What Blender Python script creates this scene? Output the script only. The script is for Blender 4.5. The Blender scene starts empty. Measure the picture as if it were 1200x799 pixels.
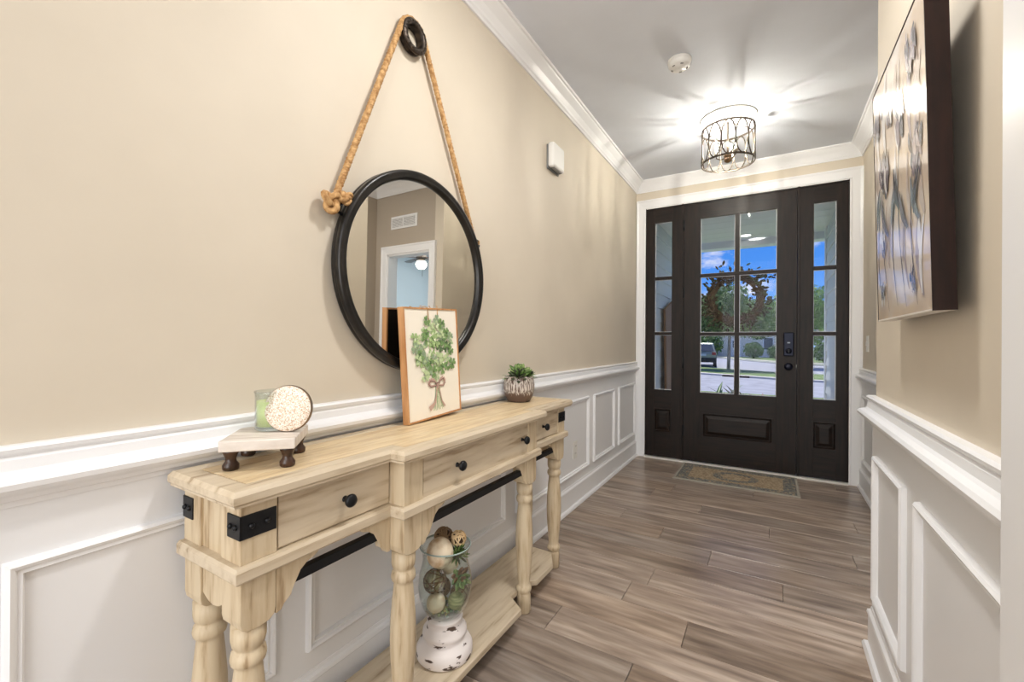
import bpy, math, random
from mathutils import Vector, Matrix
random.seed(7)
S = bpy.context.scene
COL = S.collection
PI = math.pi

# ------------------------------------------------------------------ camera
cam_data = bpy.data.cameras.new('camera')
cam = bpy.data.objects.new('camera', cam_data); COL.objects.link(cam)
cam_data.sensor_width = 36.0
cam_data.lens = 505.66 * 36.0 / 1200.0
cam_data.clip_start = 0.02; cam_data.clip_end = 600
YAW, PIT, ROL = .5403, .0016, .0066
F = Vector((-math.sin(YAW)*math.cos(PIT), math.cos(YAW)*math.cos(PIT), math.sin(PIT)))
R0 = Vector((math.cos(YAW), math.sin(YAW), 0)); U0 = R0.cross(F)
R1 = R0*math.cos(ROL) + U0*math.sin(ROL); U1 = -R0*math.sin(ROL) + U0*math.cos(ROL)
m3 = Matrix((R1, U1, -F)).transposed()
cam.matrix_world = Matrix.Translation((1.1752, 0, 1.1382)) @ m3.to_4x4()
S.camera = cam

# ------------------------------------------------------------------ colour management, sky, sun, room and fill lights
S.view_settings.view_transform = 'Standard'
try: S.view_settings.look = 'None'
except Exception: pass
S.view_settings.gamma = 1.0
S.view_settings.use_curve_mapping = False
S.view_settings.exposure = 0.0

def srgb(r, g, b):
    f = lambda c: (c/255/12.92) if c/255 <= .04045 else ((c/255+.055)/1.055)**2.4
    return (f(r), f(g), f(b), 1)

W = bpy.data.worlds.new('sky'); S.world = W; W.use_nodes = True
nt = W.node_tree; nt.nodes.clear()
def N(nt, t, **k):
    n = nt.nodes.new(t)
    for a, v in k.items(): setattr(n, a, v)
    return n
tc = N(nt, 'ShaderNodeTexCoord'); sep = N(nt, 'ShaderNodeSeparateXYZ')
nt.links.new(tc.outputs['Generated'], sep.inputs[0])
ramp = N(nt, 'ShaderNodeValToRGB')
ramp.color_ramp.elements[0].position = 0.0; ramp.color_ramp.elements[0].color = srgb(150, 195, 250)
ramp.color_ramp.elements[1].position = .45; ramp.color_ramp.elements[1].color = srgb(45, 105, 215)
e = ramp.color_ramp.elements.new(.15); e.color = srgb(78, 150, 245)
nt.links.new(sep.outputs['Z'], ramp.inputs[0])
mp = N(nt, 'ShaderNodeMapping'); mp.inputs['Scale'].default_value = (3.2, 3.2, 8.5); mp.inputs['Location'].default_value = (.9, 2.3, .6)
nt.links.new(tc.outputs['Generated'], mp.inputs[0])
nz = N(nt, 'ShaderNodeTexNoise'); nz.inputs['Scale'].default_value = 2.1; nz.inputs['Detail'].default_value = 7; nz.inputs['Roughness'].default_value = .58
nt.links.new(mp.outputs[0], nz.inputs['Vector'])
cr = N(nt, 'ShaderNodeValToRGB'); cr.color_ramp.elements[0].position = .52; cr.color_ramp.elements[1].position = .66
nt.links.new(nz.outputs[0], cr.inputs[0])
mx = N(nt, 'ShaderNodeMix', data_type='RGBA')
nt.links.new(cr.outputs[0], mx.inputs[0]); nt.links.new(ramp.outputs[0], mx.inputs[6]); mx.inputs[7].default_value = (.92, .92, 1.0, 1)
bg = N(nt, 'ShaderNodeBackground'); bg.inputs['Strength'].default_value = 1.0
wo = N(nt, 'ShaderNodeOutputWorld')
nt.links.new(mx.outputs[2], bg.inputs[0]); nt.links.new(bg.outputs[0], wo.inputs[0])

def light(name, kind, loc, rot, energy, color=(1, 1, 1), **k):
    d = bpy.data.lights.new(name, kind); d.energy = energy; d.color = color
    for a, v in k.items(): setattr(d, a, v)
    o = bpy.data.objects.new(name, d); COL.objects.link(o); o.location = loc; o.rotation_euler = rot
    return o
light('sun', 'SUN', (0, -10, 20), (math.radians(-27), math.radians(-6), 0), 4.5, (1, .96, .88), angle=.01)
# added fill behind the camera and in the corridor; hall and side room lamps
light('rear_wall_fill', 'AREA', (1.35, -2.9, 1.45), (math.radians(96), 0, 0), 92, (.96, .98, 1), shape='RECTANGLE', size=2.4, size_y=2.2)  # unseen area light added at the back wall to brighten the hall
light('rear_overhead_fill', 'AREA', (1.35, -1.0, 2.70), (math.radians(24), 0, 0), 38, (.96, .98, 1), shape='RECTANGLE', size=2.2, size_y=1.8)  # soft overhead fill added behind the camera, no fixture modelled
light('hall_downlight', 'AREA', (.98, 1.25, 2.735), (0, 0, 0), 22, (1, .985, .965), shape='DISK', size=.22)
light('corridor_fill', 'AREA', (2.2, 2.0, 2.70), (0, 0, 0), 13, (1, .97, .93), size=.5)  # fill added to light the hall's left wall through the corridor opening
light('side_room_lamp', 'AREA', (3.4, 5.2, 2.70), (0, 0, 0), 110, (.90, .95, 1.0), size=1.5)
BULB = 3500.0       # emission of the three bulbs in the hall's ceiling light

# ------------------------------------------------------------------ materials
def mat(name, col, rough=.5, metal=0, emit=None, estr=0, coat=0, spec=None):
    m = bpy.data.materials.new(name); m.use_nodes = True
    b = m.node_tree.nodes['Principled BSDF']
    b.inputs['Base Color'].default_value = col; b.inputs['Roughness'].default_value = rough
    b.inputs['Metallic'].default_value = metal; b.inputs['Coat Weight'].default_value = coat
    if spec is not None: b.inputs['Specular IOR Level'].default_value = spec
    if emit: b.inputs['Emission Color'].default_value = emit; b.inputs['Emission Strength'].default_value = estr
    return m
def nmat(name, c1, c2, scale=(1, 1, 1), nscale=5, detail=4, lo=.35, hi=.65, rough=.5, bump=0.0, rnd=0.0, c3=None, c3pos=.3, metal=0, coat=0, dist=0.0, rowcol=0):
    """two-tone noise; scale stretches it for grain; rnd shifts brightness and pattern per object"""
    m = mat(name, c1, rough, metal, coat=coat); t = m.node_tree; b = t.nodes['Principled BSDF']
    tc = N(t, 'ShaderNodeTexCoord'); mp = N(t, 'ShaderNodeMapping'); mp.inputs['Scale'].default_value = scale
    t.links.new(tc.outputs['Object'], mp.inputs[0])
    if rnd:
        oi = N(t, 'ShaderNodeObjectInfo'); mu = N(t, 'ShaderNodeMath', operation='MULTIPLY'); mu.inputs[1].default_value = 37.0
        t.links.new(oi.outputs['Random'], mu.inputs[0])
        cb = N(t, 'ShaderNodeCombineXYZ')
        for i in range(3): t.links.new(mu.outputs[0], cb.inputs[i])
        t.links.new(cb.outputs[0], mp.inputs['Location'])
    nz = N(t, 'ShaderNodeTexNoise'); nz.inputs['Scale'].default_value = nscale; nz.inputs['Detail'].default_value = detail; nz.inputs['Distortion'].default_value = dist
    t.links.new(mp.outputs[0], nz.inputs['Vector'])
    cr = N(t, 'ShaderNodeValToRGB'); cr.color_ramp.elements[0].position = lo; cr.color_ramp.elements[1].position = hi
    cr.color_ramp.elements[0].color = c1; cr.color_ramp.elements[1].color = c2
    if c3: e = cr.color_ramp.elements.new(c3pos); e.color = c3
    t.links.new(nz.outputs[0], cr.inputs[0]); out = cr.outputs[0]
    if rnd:
        mr = N(t, 'ShaderNodeMapRange'); mr.inputs[3].default_value = 1-rnd; mr.inputs[4].default_value = 1+rnd
        t.links.new(oi.outputs['Random'], mr.inputs[0])
        vm = N(t, 'ShaderNodeVectorMath', operation='SCALE'); t.links.new(out, vm.inputs[0]); t.links.new(mr.outputs[0], vm.inputs['Scale'])
        out = vm.outputs[0]
    t.links.new(out, b.inputs['Base Color'])
    if bump:
        bp = N(t, 'ShaderNodeBump'); bp.inputs['Strength'].default_value = bump; bp.inputs['Distance'].default_value = .002
        t.links.new(nz.outputs[0], bp.inputs['Height']); t.links.new(bp.outputs[0], b.inputs['Normal'])
    return m
def glassmat(name, tint=(1, 1, 1, 1), ior=1.45, mul=1.0):
    m = bpy.data.materials.new(name); m.use_nodes = True; t = m.node_tree; t.nodes.clear()
    tr = N(t, 'ShaderNodeBsdfTransparent'); tr.inputs[0].default_value = tint
    gl = N(t, 'ShaderNodeBsdfGlossy'); gl.inputs['Roughness'].default_value = .01
    fr = N(t, 'ShaderNodeLayerWeight'); fr.inputs[0].default_value = .5
    pw = N(t, 'ShaderNodeMath', operation='POWER'); pw.inputs[1].default_value = 4
    mu = N(t, 'ShaderNodeMath', operation='MULTIPLY_ADD'); mu.inputs[1].default_value = .75*mul; mu.inputs[2].default_value = .035*mul; mu.use_clamp = True
    mx = N(t, 'ShaderNodeMixShader'); o = N(t, 'ShaderNodeOutputMaterial')
    t.links.new(fr.outputs['Facing'], pw.inputs[0]); t.links.new(pw.outputs[0], mu.inputs[0]); t.links.new(mu.outputs[0], mx.inputs[0])
    t.links.new(tr.outputs[0], mx.inputs[1]); t.links.new(gl.outputs[0], mx.inputs[2]); t.links.new(mx.outputs[0], o.inputs[0])
    return m

M = {}
M['beige'] = nmat('beige_wall_paint', srgb(210, 199, 181), srgb(214, 203, 185), nscale=3, rough=.6, bump=.03)
M['grey_wall'] = mat('taupe_wall_paint', srgb(176, 164, 149), .6)
M['blue_wall'] = mat('pale_blue_wall_paint', srgb(196, 208, 214), .7)
M['white'] = mat('white_trim_paint', srgb(240, 240, 241), .34)
M['panelw'] = mat('white_wainscot_paint', srgb(235, 235, 236), .40)
M['ceil'] = nmat('flat_white_ceiling_paint', srgb(216, 220, 228), srgb(220, 224, 232), nscale=4, rough=.9)
M['plastic'] = mat('white_plastic', srgb(232, 230, 225), .35)
M['plastic_d'] = mat('grey_plastic', srgb(120, 120, 118), .5)
M['bronze'] = mat('dark_bronze_metal', srgb(74, 66, 58), .4, .85)
M['black'] = mat('black_iron', srgb(26, 27, 30), .38, .5)
M['blackgloss'] = nmat('black_frame_metal', srgb(16, 15, 14), srgb(40, 36, 32), nscale=12, rough=.3, metal=.3)
M['mirror'] = mat('silvered_mirror_glass', (.80, .79, .75, 1), .015, 1)
M['rope'] = nmat('jute_rope', srgb(158, 116, 70), srgb(206, 166, 114), nscale=70, rough=.9, bump=.4)
M['oak'] = nmat('whitewashed_oak', srgb(164, 143, 116), srgb(208, 192, 167), scale=(9, 1, 9), nscale=5, detail=7, lo=.30, hi=.56, rough=.48, bump=.15, c3=srgb(196, 178, 151), c3pos=.40)
M['oakx'] = nmat('whitewashed_oak_cross', srgb(164, 143, 116), srgb(208, 192, 167), scale=(1, 9, 9), nscale=5, detail=7, lo=.30, hi=.56, rough=.48, bump=.15, c3=srgb(196, 178, 151), c3pos=.40)
M['oakv'] = nmat('whitewashed_oak_upright', srgb(158, 133, 101), srgb(208, 190, 160), scale=(11, 11, 1.2), nscale=5, detail=7, lo=.28, hi=.56, rough=.5, bump=.18, c3=srgb(195, 174, 142), c3pos=.40)
M['oaktop'] = nmat('honey_oak_top', srgb(196, 168, 128), srgb(222, 200, 162), scale=(10, 1, 10), nscale=5, detail=7, lo=.32, hi=.60, rough=.40, bump=.10, rnd=.04)
M['seam'] = mat('dark_seam', srgb(70, 52, 34), .8)
M['darkwood'] = nmat('espresso_stained_wood', srgb(17, 12, 9), srgb(38, 26, 19), scale=(12, 12, 1.2), nscale=4, detail=6, lo=.3, hi=.75, rough=.42, bump=.1); M['darkwood'].node_tree.nodes['Principled BSDF'].inputs['Specular IOR Level'].default_value = .28
M['darkwoodx'] = nmat('espresso_stained_wood_cross', srgb(17, 12, 9), srgb(38, 26, 19), scale=(1.2, 12, 12), nscale=4, detail=6, lo=.3, hi=.75, rough=.42, bump=.1); M['darkwoodx'].node_tree.nodes['Principled BSDF'].inputs['Specular IOR Level'].default_value = .28
M['walnut'] = nmat('dark_walnut', srgb(38, 24, 16), srgb(74, 48, 32), nscale=30, rough=.28)
M['espresso'] = nmat('espresso_frame', srgb(30, 15, 10), srgb(44, 24, 17), scale=(8, 8, 1), nscale=6, rough=.55); M['espresso'].node_tree.nodes['Principled BSDF'].inputs['Specular IOR Level'].default_value = .25
M['glass'] = glassmat('window_glass', mul=.15)
M['vglass'] = glassmat('vessel_glass', (.93, .96, .95, 1), 1.45, 1.6)
M['sub'] = mat('dark_subfloor', srgb(40, 32, 26), .9)

# oak-look plank: board tone per plank, long grain, cathedral rings
def plankmat():
    m = nmat('greige_oak_plank', srgb(116, 101, 90), srgb(186, 172, 159), scale=(1.0, 8, 1), nscale=3.4, detail=10, lo=.28, hi=.74, rough=.30, bump=.05, rnd=.22, c3=srgb(154, 138, 124), c3pos=.5)
    t = m.node_tree; b = t.nodes['Principled BSDF']
    mp = [n for n in t.nodes if n.type == 'MAPPING'][0]
    mp2 = N(t, 'ShaderNodeMapping'); mp2.inputs['Scale'].default_value = (.55, 5.0, 1)
    tc = [n for n in t.nodes if n.type == 'TEX_COORD'][0]
    t.links.new(tc.outputs['Object'], mp2.inputs[0]); t.links.new([l for l in t.links if l.to_socket == mp.inputs['Location']][0].from_socket, mp2.inputs['Location'])
    n2 = N(t, 'ShaderNodeTexNoise'); n2.inputs['Scale'].default_value = 2.2; n2.inputs['Detail'].default_value = 3
    t.links.new(mp2.outputs[0], n2.inputs['Vector'])
    mu = N(t, 'ShaderNodeMath', operation='MULTIPLY'); mu.inputs[1].default_value = 34
    si = N(t, 'ShaderNodeMath', operation='SINE'); t.links.new(n2.outputs[0], mu.inputs[0]); t.links.new(mu.outputs[0], si.inputs[0])
    mr = N(t, 'ShaderNodeMapRange'); mr.inputs[1].default_value = -1; mr.inputs[3].default_value = .90; mr.inputs[4].default_value = 1.06
    t.links.new(si.outputs[0], mr.inputs[0])
    src = b.inputs['Base Color'].links[0].from_socket
    vm = N(t, 'ShaderNodeVectorMath', operation='SCALE'); t.links.new(src, vm.inputs[0]); t.links.new(mr.outputs[0], vm.inputs['Scale'])
    # warm/cool drift between boards
    oi = [n for n in t.nodes if n.type == 'OBJECT_INFO'][0]
    m7 = N(t, 'ShaderNodeMath', operation='MULTIPLY'); m7.inputs[1].default_value = 7.31
    fr = N(t, 'ShaderNodeMath', operation='FRACT'); t.links.new(oi.outputs['Random'], m7.inputs[0]); t.links.new(m7.outputs[0], fr.inputs[0])
    mx = N(t, 'ShaderNodeMix', data_type='RGBA', blend_type='MULTIPLY'); mx.inputs[0].default_value = 1
    m2 = N(t, 'ShaderNodeMix', data_type='RGBA'); m2.inputs[6].default_value = (1.05, .98, .90, 1); m2.inputs[7].default_value = (.98, 1.0, 1.03, 1)
    t.links.new(fr.outputs[0], m2.inputs[0]); t.links.new(vm.outputs[0], mx.inputs[6]); t.links.new(m2.outputs[2], mx.inputs[7])
    t.links.new(mx.outputs[2], b.inputs['Base Color'])
    return m
M['plank'] = plankmat()

# ------------------------------------------------------------------ mesh builder
class MB:
    def __init__(s): s.v = []; s.f = []; s.sm = []; s.mi = []
    def add(s, vs, fs, smooth=False, mi=0):
        o = len(s.v); s.v += [tuple(v) for v in vs]
        for f in fs: s.f.append(tuple(i+o for i in f)); s.sm.append(smooth); s.mi.append(mi)
        return s
    def box(s, x0, x1, y0, y1, z0, z1, mi=0):
        if x0 > x1: x0, x1 = x1, x0
        if y0 > y1: y0, y1 = y1, y0
        if z0 > z1: z0, z1 = z1, z0
        v = [(x, y, z) for z in (z0, z1) for y in (y0, y1) for x in (x0, x1)]
        return s.add(v, [(0, 2, 3, 1), (4, 5, 7, 6), (0, 1, 5, 4), (2, 6, 7, 3), (0, 4, 6, 2), (1, 3, 7, 5)], False, mi)
    def tube(s, pts, r, n=8, closed=False, mi=0, caps=True):
        pts = [Vector(p) for p in pts]; k = len(pts); rr = r if isinstance(r, (list, tuple)) else [r]*k
        T = []
        for i in range(k):
            a = pts[(i-1) % k] if (closed or i > 0) else pts[i]; b = pts[(i+1) % k] if (closed or i < k-1) else pts[i]
            t = (b-a); T.append(t.normalized() if t.length > 1e-9 else Vector((0, 0, 1)))
        up = Vector((0, 0, 1)) if abs(T[0].z) < .9 else Vector((1, 0, 0))
        nrm = (up - T[0]*up.dot(T[0])).normalized(); vs = []
        for i in range(k):
            nrm = nrm - T[i]*nrm.dot(T[i])
            nrm = nrm.normalized() if nrm.length > 1e-6 else T[i].orthogonal().normalized()
            bi = T[i].cross(nrm)
            for j in range(n):
                a = 2*PI*j/n; vs.append(pts[i] + (nrm*math.cos(a) + bi*math.sin(a))*rr[i])
        fs = []
        for i in range(k if closed else k-1):
            i2 = (i+1) % k
            for j in range(n): fs.append((i*n+j, i*n+(j+1) % n, i2*n+(j+1) % n, i2*n+j))
        if not closed and caps: fs.append(tuple(reversed(range(n)))); fs.append(tuple(range((k-1)*n, k*n)))
        return s.add(vs, fs, True, mi)
    def lathe(s, prof, n=24, c=(0, 0, 0), axis='z', mi=0, smooth=True):
        """prof: (radius, height); radius 0 closes with a point"""
        vs = []; rings = []
        for r, h in prof:
            if r < 1e-6: rings.append([len(vs)]); vs.append((0, 0, h))
            else:
                rings.append(list(range(len(vs), len(vs)+n)))
                vs += [(r*math.cos(2*PI*j/n), r*math.sin(2*PI*j/n), h) for j in range(n)]
        fs = []
        for a, b in zip(rings, rings[1:]):
            for j in range(n):
                j2 = (j+1) % n
                if len(a) == 1 and len(b) == 1: continue
                if len(a) == 1: fs.append((a[0], b[j2], b[j]))
                elif len(b) == 1: fs.append((a[j], a[j2], b[0]))
                else: fs.append((a[j], a[j2], b[j2], b[j]))
        tr = {'z': lambda p: (p[0], p[1], p[2]), 'x': lambda p: (p[2], p[0], p[1]), 'y': lambda p: (p[1], p[2], p[0])}[axis]
        vs = [tuple(tr(p)[i]+c[i] for i in range(3)) for p in vs]
        return s.add(vs, fs, smooth, mi)
    def prism(s, poly, a0, a1, axis='z', mi=0):
        """poly: 2D outline, ccw; extruded along the axis. axis x -> poly=(y,z), y -> (z,x), z -> (x,y)"""
        n = len(poly)
        mk = {'z': lambda p, a: (p[0], p[1], a), 'x': lambda p, a: (a, p[0], p[1]), 'y': lambda p, a: (p[1], a, p[0])}[axis]
        vs = [mk(p, a0) for p in poly] + [mk(p, a1) for p in poly]
        fs = [tuple(reversed(range(n))), tuple(range(n, 2*n))] + [(i, (i+1) % n, n+(i+1) % n, n+i) for i in range(n)]
        return s.add(vs, fs, False, mi)
    def sweep(s, path, prof, closed=False, to3=None, mi=0):
        """path 2D polyline; prof (offset to the left, height); mitred; to3 maps (u, v, h) -> xyz"""
        k = len(path); P = [Vector(p) for p in path]; off = []
        for i in range(k):
            d1 = (P[i]-P[i-1]).normalized() if (closed or i > 0) else None
            d2 = (P[(i+1) % k]-P[i]).normalized() if (closed or i < k-1) else None
            if d1 is None: d1 = d2
            if d2 is None: d2 = d1
            n1 = Vector((-d1.y, d1.x)); n2 = Vector((-d2.y, d2.x)); m = n1+n2; m = m/(m.dot(n1)); off.append(m)
        q = len(prof); vs = []
        for i in range(k):
            for (o, h) in prof:
                w = P[i] + off[i]*o; vs.append(to3(w.x, w.y, h) if to3 else (w.x, w.y, h))
        fs = []
        for i in range(k if closed else k-1):
            i2 = (i+1) % k
            for j in range(q-1): fs.append((i*q+j, i2*q+j, i2*q+j+1, i*q+j+1))
        if not closed: fs.append(tuple(range(q))); fs.append(tuple(reversed(range((k-1)*q, k*q))))
        return s.add(vs, fs, False, mi)
    def ball(s, c, r, n=12, mi=0, squash=(1, 1, 1)):
        pr = [(max(0, math.sin(PI*i/(n//2+2))*1), -math.cos(PI*i/(n//2+2))) for i in range(n//2+3)]
        pr[0] = (0, -1); pr[-1] = (0, 1); o = len(s.v)
        s.lathe([(a, b) for a, b in pr], n, (0, 0, 0), mi=mi)
        for i in range(o, len(s.v)):
            v = s.v[i]; s.v[i] = tuple(c[j]+v[j]*r*squash[j] for j in range(3))
        return s
    def build(s, name, mats, parent=None, loc=None, rot=None, bevel=0, recalc=True, angle=None):
        me = bpy.data.meshes.new(name); me.from_pydata(s.v, [], s.f); me.update()
        if not isinstance(mats, (list, tuple)): mats = [mats]
        for m in mats: me.materials.append(m)
        me.polygons.foreach_set('use_smooth', s.sm); me.polygons.foreach_set('material_index', s.mi)
        if recalc:
            import bmesh
            bm = bmesh.new(); bm.from_mesh(me); bmesh.ops.recalc_face_normals(bm, faces=bm.faces); bm.to_mesh(me); bm.free()
        o = bpy.data.objects.new(name, me); COL.objects.link(o)
        if loc is not None: o.location = loc
        if rot is not None: o.rotation_euler = rot
        if parent: o.parent = parent
        if bevel:
            b = o.modifiers.new('bevel', 'BEVEL'); b.width = bevel; b.segments = 2; b.limit_method = 'ANGLE'; b.angle_limit = math.radians(40)
        return o
def box(name, m, x0, x1, y0, y1, z0, z1, parent=None, bevel=0):
    cx, cy, cz = (x0+x1)/2, (y0+y1)/2, (z0+z1)/2
    if parent: off = (0, 0, 0)
    return MB().box(x0, x1, y0, y1, z0, z1).build(name, m, parent, bevel=bevel)
def thing(name, label, cat, loc=(0, 0, 0), rot=(0, 0, 0), group=None):
    o = bpy.data.objects.new(name, None); COL.objects.link(o); o.location = loc; o.rotation_euler = rot
    o.empty_display_size = .05
    o['label'] = label; o['category'] = cat
    if group: o['group'] = group
    return o
def tag(o, label, cat, group=None):
    o['label'] = label; o['category'] = cat
    if group: o['group'] = group
    return o
def struct(o, label=None):
    o['kind'] = 'structure'
    if label: o['label'] = label
    return o
def sempty(name, label=None, loc=(0, 0, 0)):
    o = bpy.data.objects.new(name, None); COL.objects.link(o); o.location = loc; o['kind'] = 'structure'; o.empty_display_size = .05
    if label: o['label'] = label
    return o
def inv(o):       # parts are modelled in world coordinates: keep them there under an offset empty
    return o.matrix_basis.inverted()
def wpart(mb, name, m, parent, **k):
    o = mb.build(name, m, parent, **k); o.matrix_parent_inverse = parent.matrix_basis.inverted(); return o

# ------------------------------------------------------------------ the hall: floor
H = 2.743; D = 4.40; WX = 1.8035; BX = 1.511; YE = 2.066
floor = struct(MB().box(-.1, 2.9, -3.1, D+.06, -.10, -.012).build('floor', M['sub']), 'greige wood plank floor laid across the hall')
PW = .1755; Y0 = 1.54
joints = {-1: .761, 1: .892, 2: .613, 4: 1.228, 5: .903, 6: .62, 7: 1.556, 8: 1.173, 9: .77, 10: 1.63, 12: 1.069}
for k in range(-26, 17):
    ya = Y0 + PW*k; yb = min(ya+PW, D-.0)
    if yb-ya < .02: continue
    L = 1.22; j = joints.get(k, random.uniform(.1, 1.1)); xs = [j + L*i for i in range(-2, 4)]
    xs = [0.0] + [x for x in xs if .06 < x < 2.72] + [2.82]
    for a, b in zip(xs, xs[1:]):
        g = .0009
        cx, cy = (a+b)/2, (ya+yb)/2; hx, hy = (b-a)/2-g, (yb-ya)/2-g; c = .0015
        vs = [(-hx, -hy, -.012), (hx, -hy, -.012), (hx, hy, -.012), (-hx, hy, -.012),
              (-hx, -hy, -c), (hx, -hy, -c), (hx, hy, -c), (-hx, hy, -c),
              (-hx+c, -hy+c, 0), (hx-c, -hy+c, 0), (hx-c, hy-c, 0), (-hx+c, hy-c, 0)]
        fs = [(0, 1, 5, 4), (1, 2, 6, 5), (2, 3, 7, 6), (3, 0, 4, 7), (4, 5, 9, 8), (5, 6, 10, 9), (6, 7, 11, 10), (7, 4, 8, 11), (8, 9, 10, 11)]
        MB().add(vs, fs).build('plank', M['plank'], floor, loc=(cx, cy, 0), recalc=False)
struct(box('floor_side_room', M['plank'], 1.9, 5.4, 3.5, 7.1, -.1, 0))

# ------------------------------------------------------------------ walls
struct(box('wall_left', M['beige'], -.12, 0, -3.1, D+.12, 0, H), 'long beige wall with white wainscot and round mirror')
mb = MB(); mb.box(0, .09, D, D+.12, 0, H); mb.box(1.72, WX+.1165, D, D+.12, 0, H); mb.box(.09, 1.72, D, D+.12, 2.475, H)
struct(mb.build('wall_front', M['beige']), 'beige wall around the front door')
struct(box('wall_right_far', M['beige'], WX, WX+.1165, 3.165, D, 0, H), 'beige wall beside the right sidelight')
mb = MB(); mb.box(WX+.1165, 1.98, 3.165, 3.28, 0, H); mb.box(2.615, 2.94, 3.165, 3.28, 0, H); mb.box(1.98, 2.615, 3.165, 3.28, 2.0, H)
struct(mb.build('wall_corridor', M['grey_wall']), 'taupe corridor wall with cased doorway seen in the mirror')
struct(box('wall_corridor_side', M['grey_wall'], 2.82, 2.9, -3.1, 3.165, 0, H))
struct(box('wall_right_near', M['beige'], BX, 1.63, .83, YE, 0, H), 'near beige wall carrying the flower painting')
struct(box('wall_back', M['beige'], 0, 2.82, -3.1, -3.0, 0, H))
mb = MB(); mb.box(1.921, 1.93, 3.28, 4.52, 0, H); mb.box(5.3, 5.4, 3.28, 7.1, 0, H); mb.box(1.92, 5.3, 7.0, 7.1, 0, H); mb.box(2.9, 5.3, 3.2, 3.28, 0, H); mb.box(1.905, 1.92, 4.52, 7.0, 0, H)
struct(mb.build('wall_side_room', M['blue_wall']), 'pale blue-grey walls of the room seen in the mirror')
struct(MB().box(-.12, 5.4, -3.1, D+.12, H, H+.12).box(WX, 5.4, D+.12, 7.1, H, H+.12).build('ceiling', M['ceil']), 'smooth white ceiling')

# pilaster beside the camera
t = sempty('door_2', 'glossy white cased door edge at the right border of the view')
MB().box(1.445, 1.66, .60, .852, 0, H).build('door_jamb', M['white'], t, bevel=.004)
MB().box(1.435, 1.67, .585, .62, 0, H).build('door_casing', M['white'], t, bevel=.004)

# ------------------------------------------------------------------ trim profiles
rail = [(0, .836), (.012, .836), (.014, .846), (.024, .850), (.028, .858), (.040, .866), (.048, .874), (.050, .884), (.044, .892), (.030, .897), (.024, .903), (.022, .922), (.018, .928), (.024, .934), (.026, .941), (.020, .947), (0, .947)]
base = [(0, 0), (.034, 0), (.034, .008), (.028, .020), (.018, .024), (.018, .128), (.022, .133), (.020, .143), (.012, .150), (.010, .160), (0, .163)]
crown = [(0, H-.102), (.010, H-.102), (.013, H-.090), (.020, H-.084), (.024, H-.074), (.040, H-.050), (.060, H-.030), (.070, H-.020), (.074, H-.012), (.084, H-.010), (.088, H), (0, H)]
shelfp = [(0, 0), (.002, .012), (.008, .017), (.014, .014), (.018, .008), (.024, .010), (.028, .003), (.028, 0)]
def run(name, path, prof, label=None, m='white', parent=None):
    o = MB().sweep(path, prof).build(name, M[m], parent)
    if parent is None: struct(o, label)
    return o
left_path = [(0, D), (0, -3.0)]        # offset to the left of the walking direction must point into the room
def rev(p): return list(reversed(p))
def inside(path): return path
# left of direction (-y) is +x for the left wall; for the right walls walk +y
run('trim_1', [(0, D-.02), (0, -3.0)], rail, 'white moulded chair rail along the left wall')
run('baseboard_left', [(0, D-.02), (0, -3.0)], base, 'white baseboard along the left wall')
run('trim_2', [(WX+.09, 3.165), (WX, 3.165), (WX, D-.02)][:3], rail, 'short white chair rail beside the front door')
run('baseboard_right_far', [(WX+.09, 3.165), (WX, 3.165), (WX, D-.02)], base, 'white baseboard right of the front door')
run('trim_3', [(BX, .83), (BX, YE), (1.63, YE), (1.63, .83)], rail, 'near white chair rail below the flower painting')
run('baseboard_right_near', [(BX, .83), (BX, YE), (1.63, YE), (1.63, .83)], base, 'near white baseboard on the right')
run('trim_4', [(2.82, -3.0), (2.82, 3.165), (WX, 3.165), (WX, D), (0, D), (0, -3.0)], crown, 'white crown moulding around the ceiling')
run('trim_5', [(BX, .83), (BX, YE), (1.63, YE), (1.63, .83)], crown, 'white crown moulding on the near right wall')

# wainscot boards with picture-frame mouldings
wl = struct(MB().box(0, .008, -3.0, D-.02, 0, .90).build('wainscot_left', M['panelw']), 'white panelled wainscot along the left wall')
def frame(par, y0, y1, x, sgn, z0=.222, z1=.738, m='white'):
    # rectangle on a plane of constant x, profile depth along sgn
    path = [(y0, z0), (y1, z0), (y1, z1), (y0, z1)]
    return MB().sweep(path, shelfp, True, lambda u, v, h: (x+sgn*h, u, v)).build('panel_moulding', M[m], par)
for a, b in [(-1.1, .10), (.192, .687), (.778, 1.876), (1.988, 3.058), (3.162, 3.668), (3.79, 4.33)]: frame(wl, a, b, .008, 1)
wr = struct(MB().box(BX-.008, BX, .83, YE, 0, .90).box(BX-.008, 1.638, YE, YE+.008, 0, .90).build('wainscot_right', M['panelw']), 'white panelled wainscot on the near right wall')
for a, b in [(.93, 1.478), (1.60, 2.0)]: frame(wr, a, b, BX-.008, -1)
wf = struct(MB().box(WX-.008, WX, 3.165, D-.02, 0, .90).build('wainscot_right_far', M['panelw']), 'white panelled wainscot right of the front door')
frame(wf, 3.28, 3.72, WX-.008, -1); frame(wf, 3.82, 4.28, WX-.008, -1)

# ------------------------------------------------------------------ front door, sidelights, casing
cas = [(0, 0), (0, .010), (.012, .018), (.020, .014), (.070, .018), (.082, .024), (.092, .024), (.094, 0)]
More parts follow.
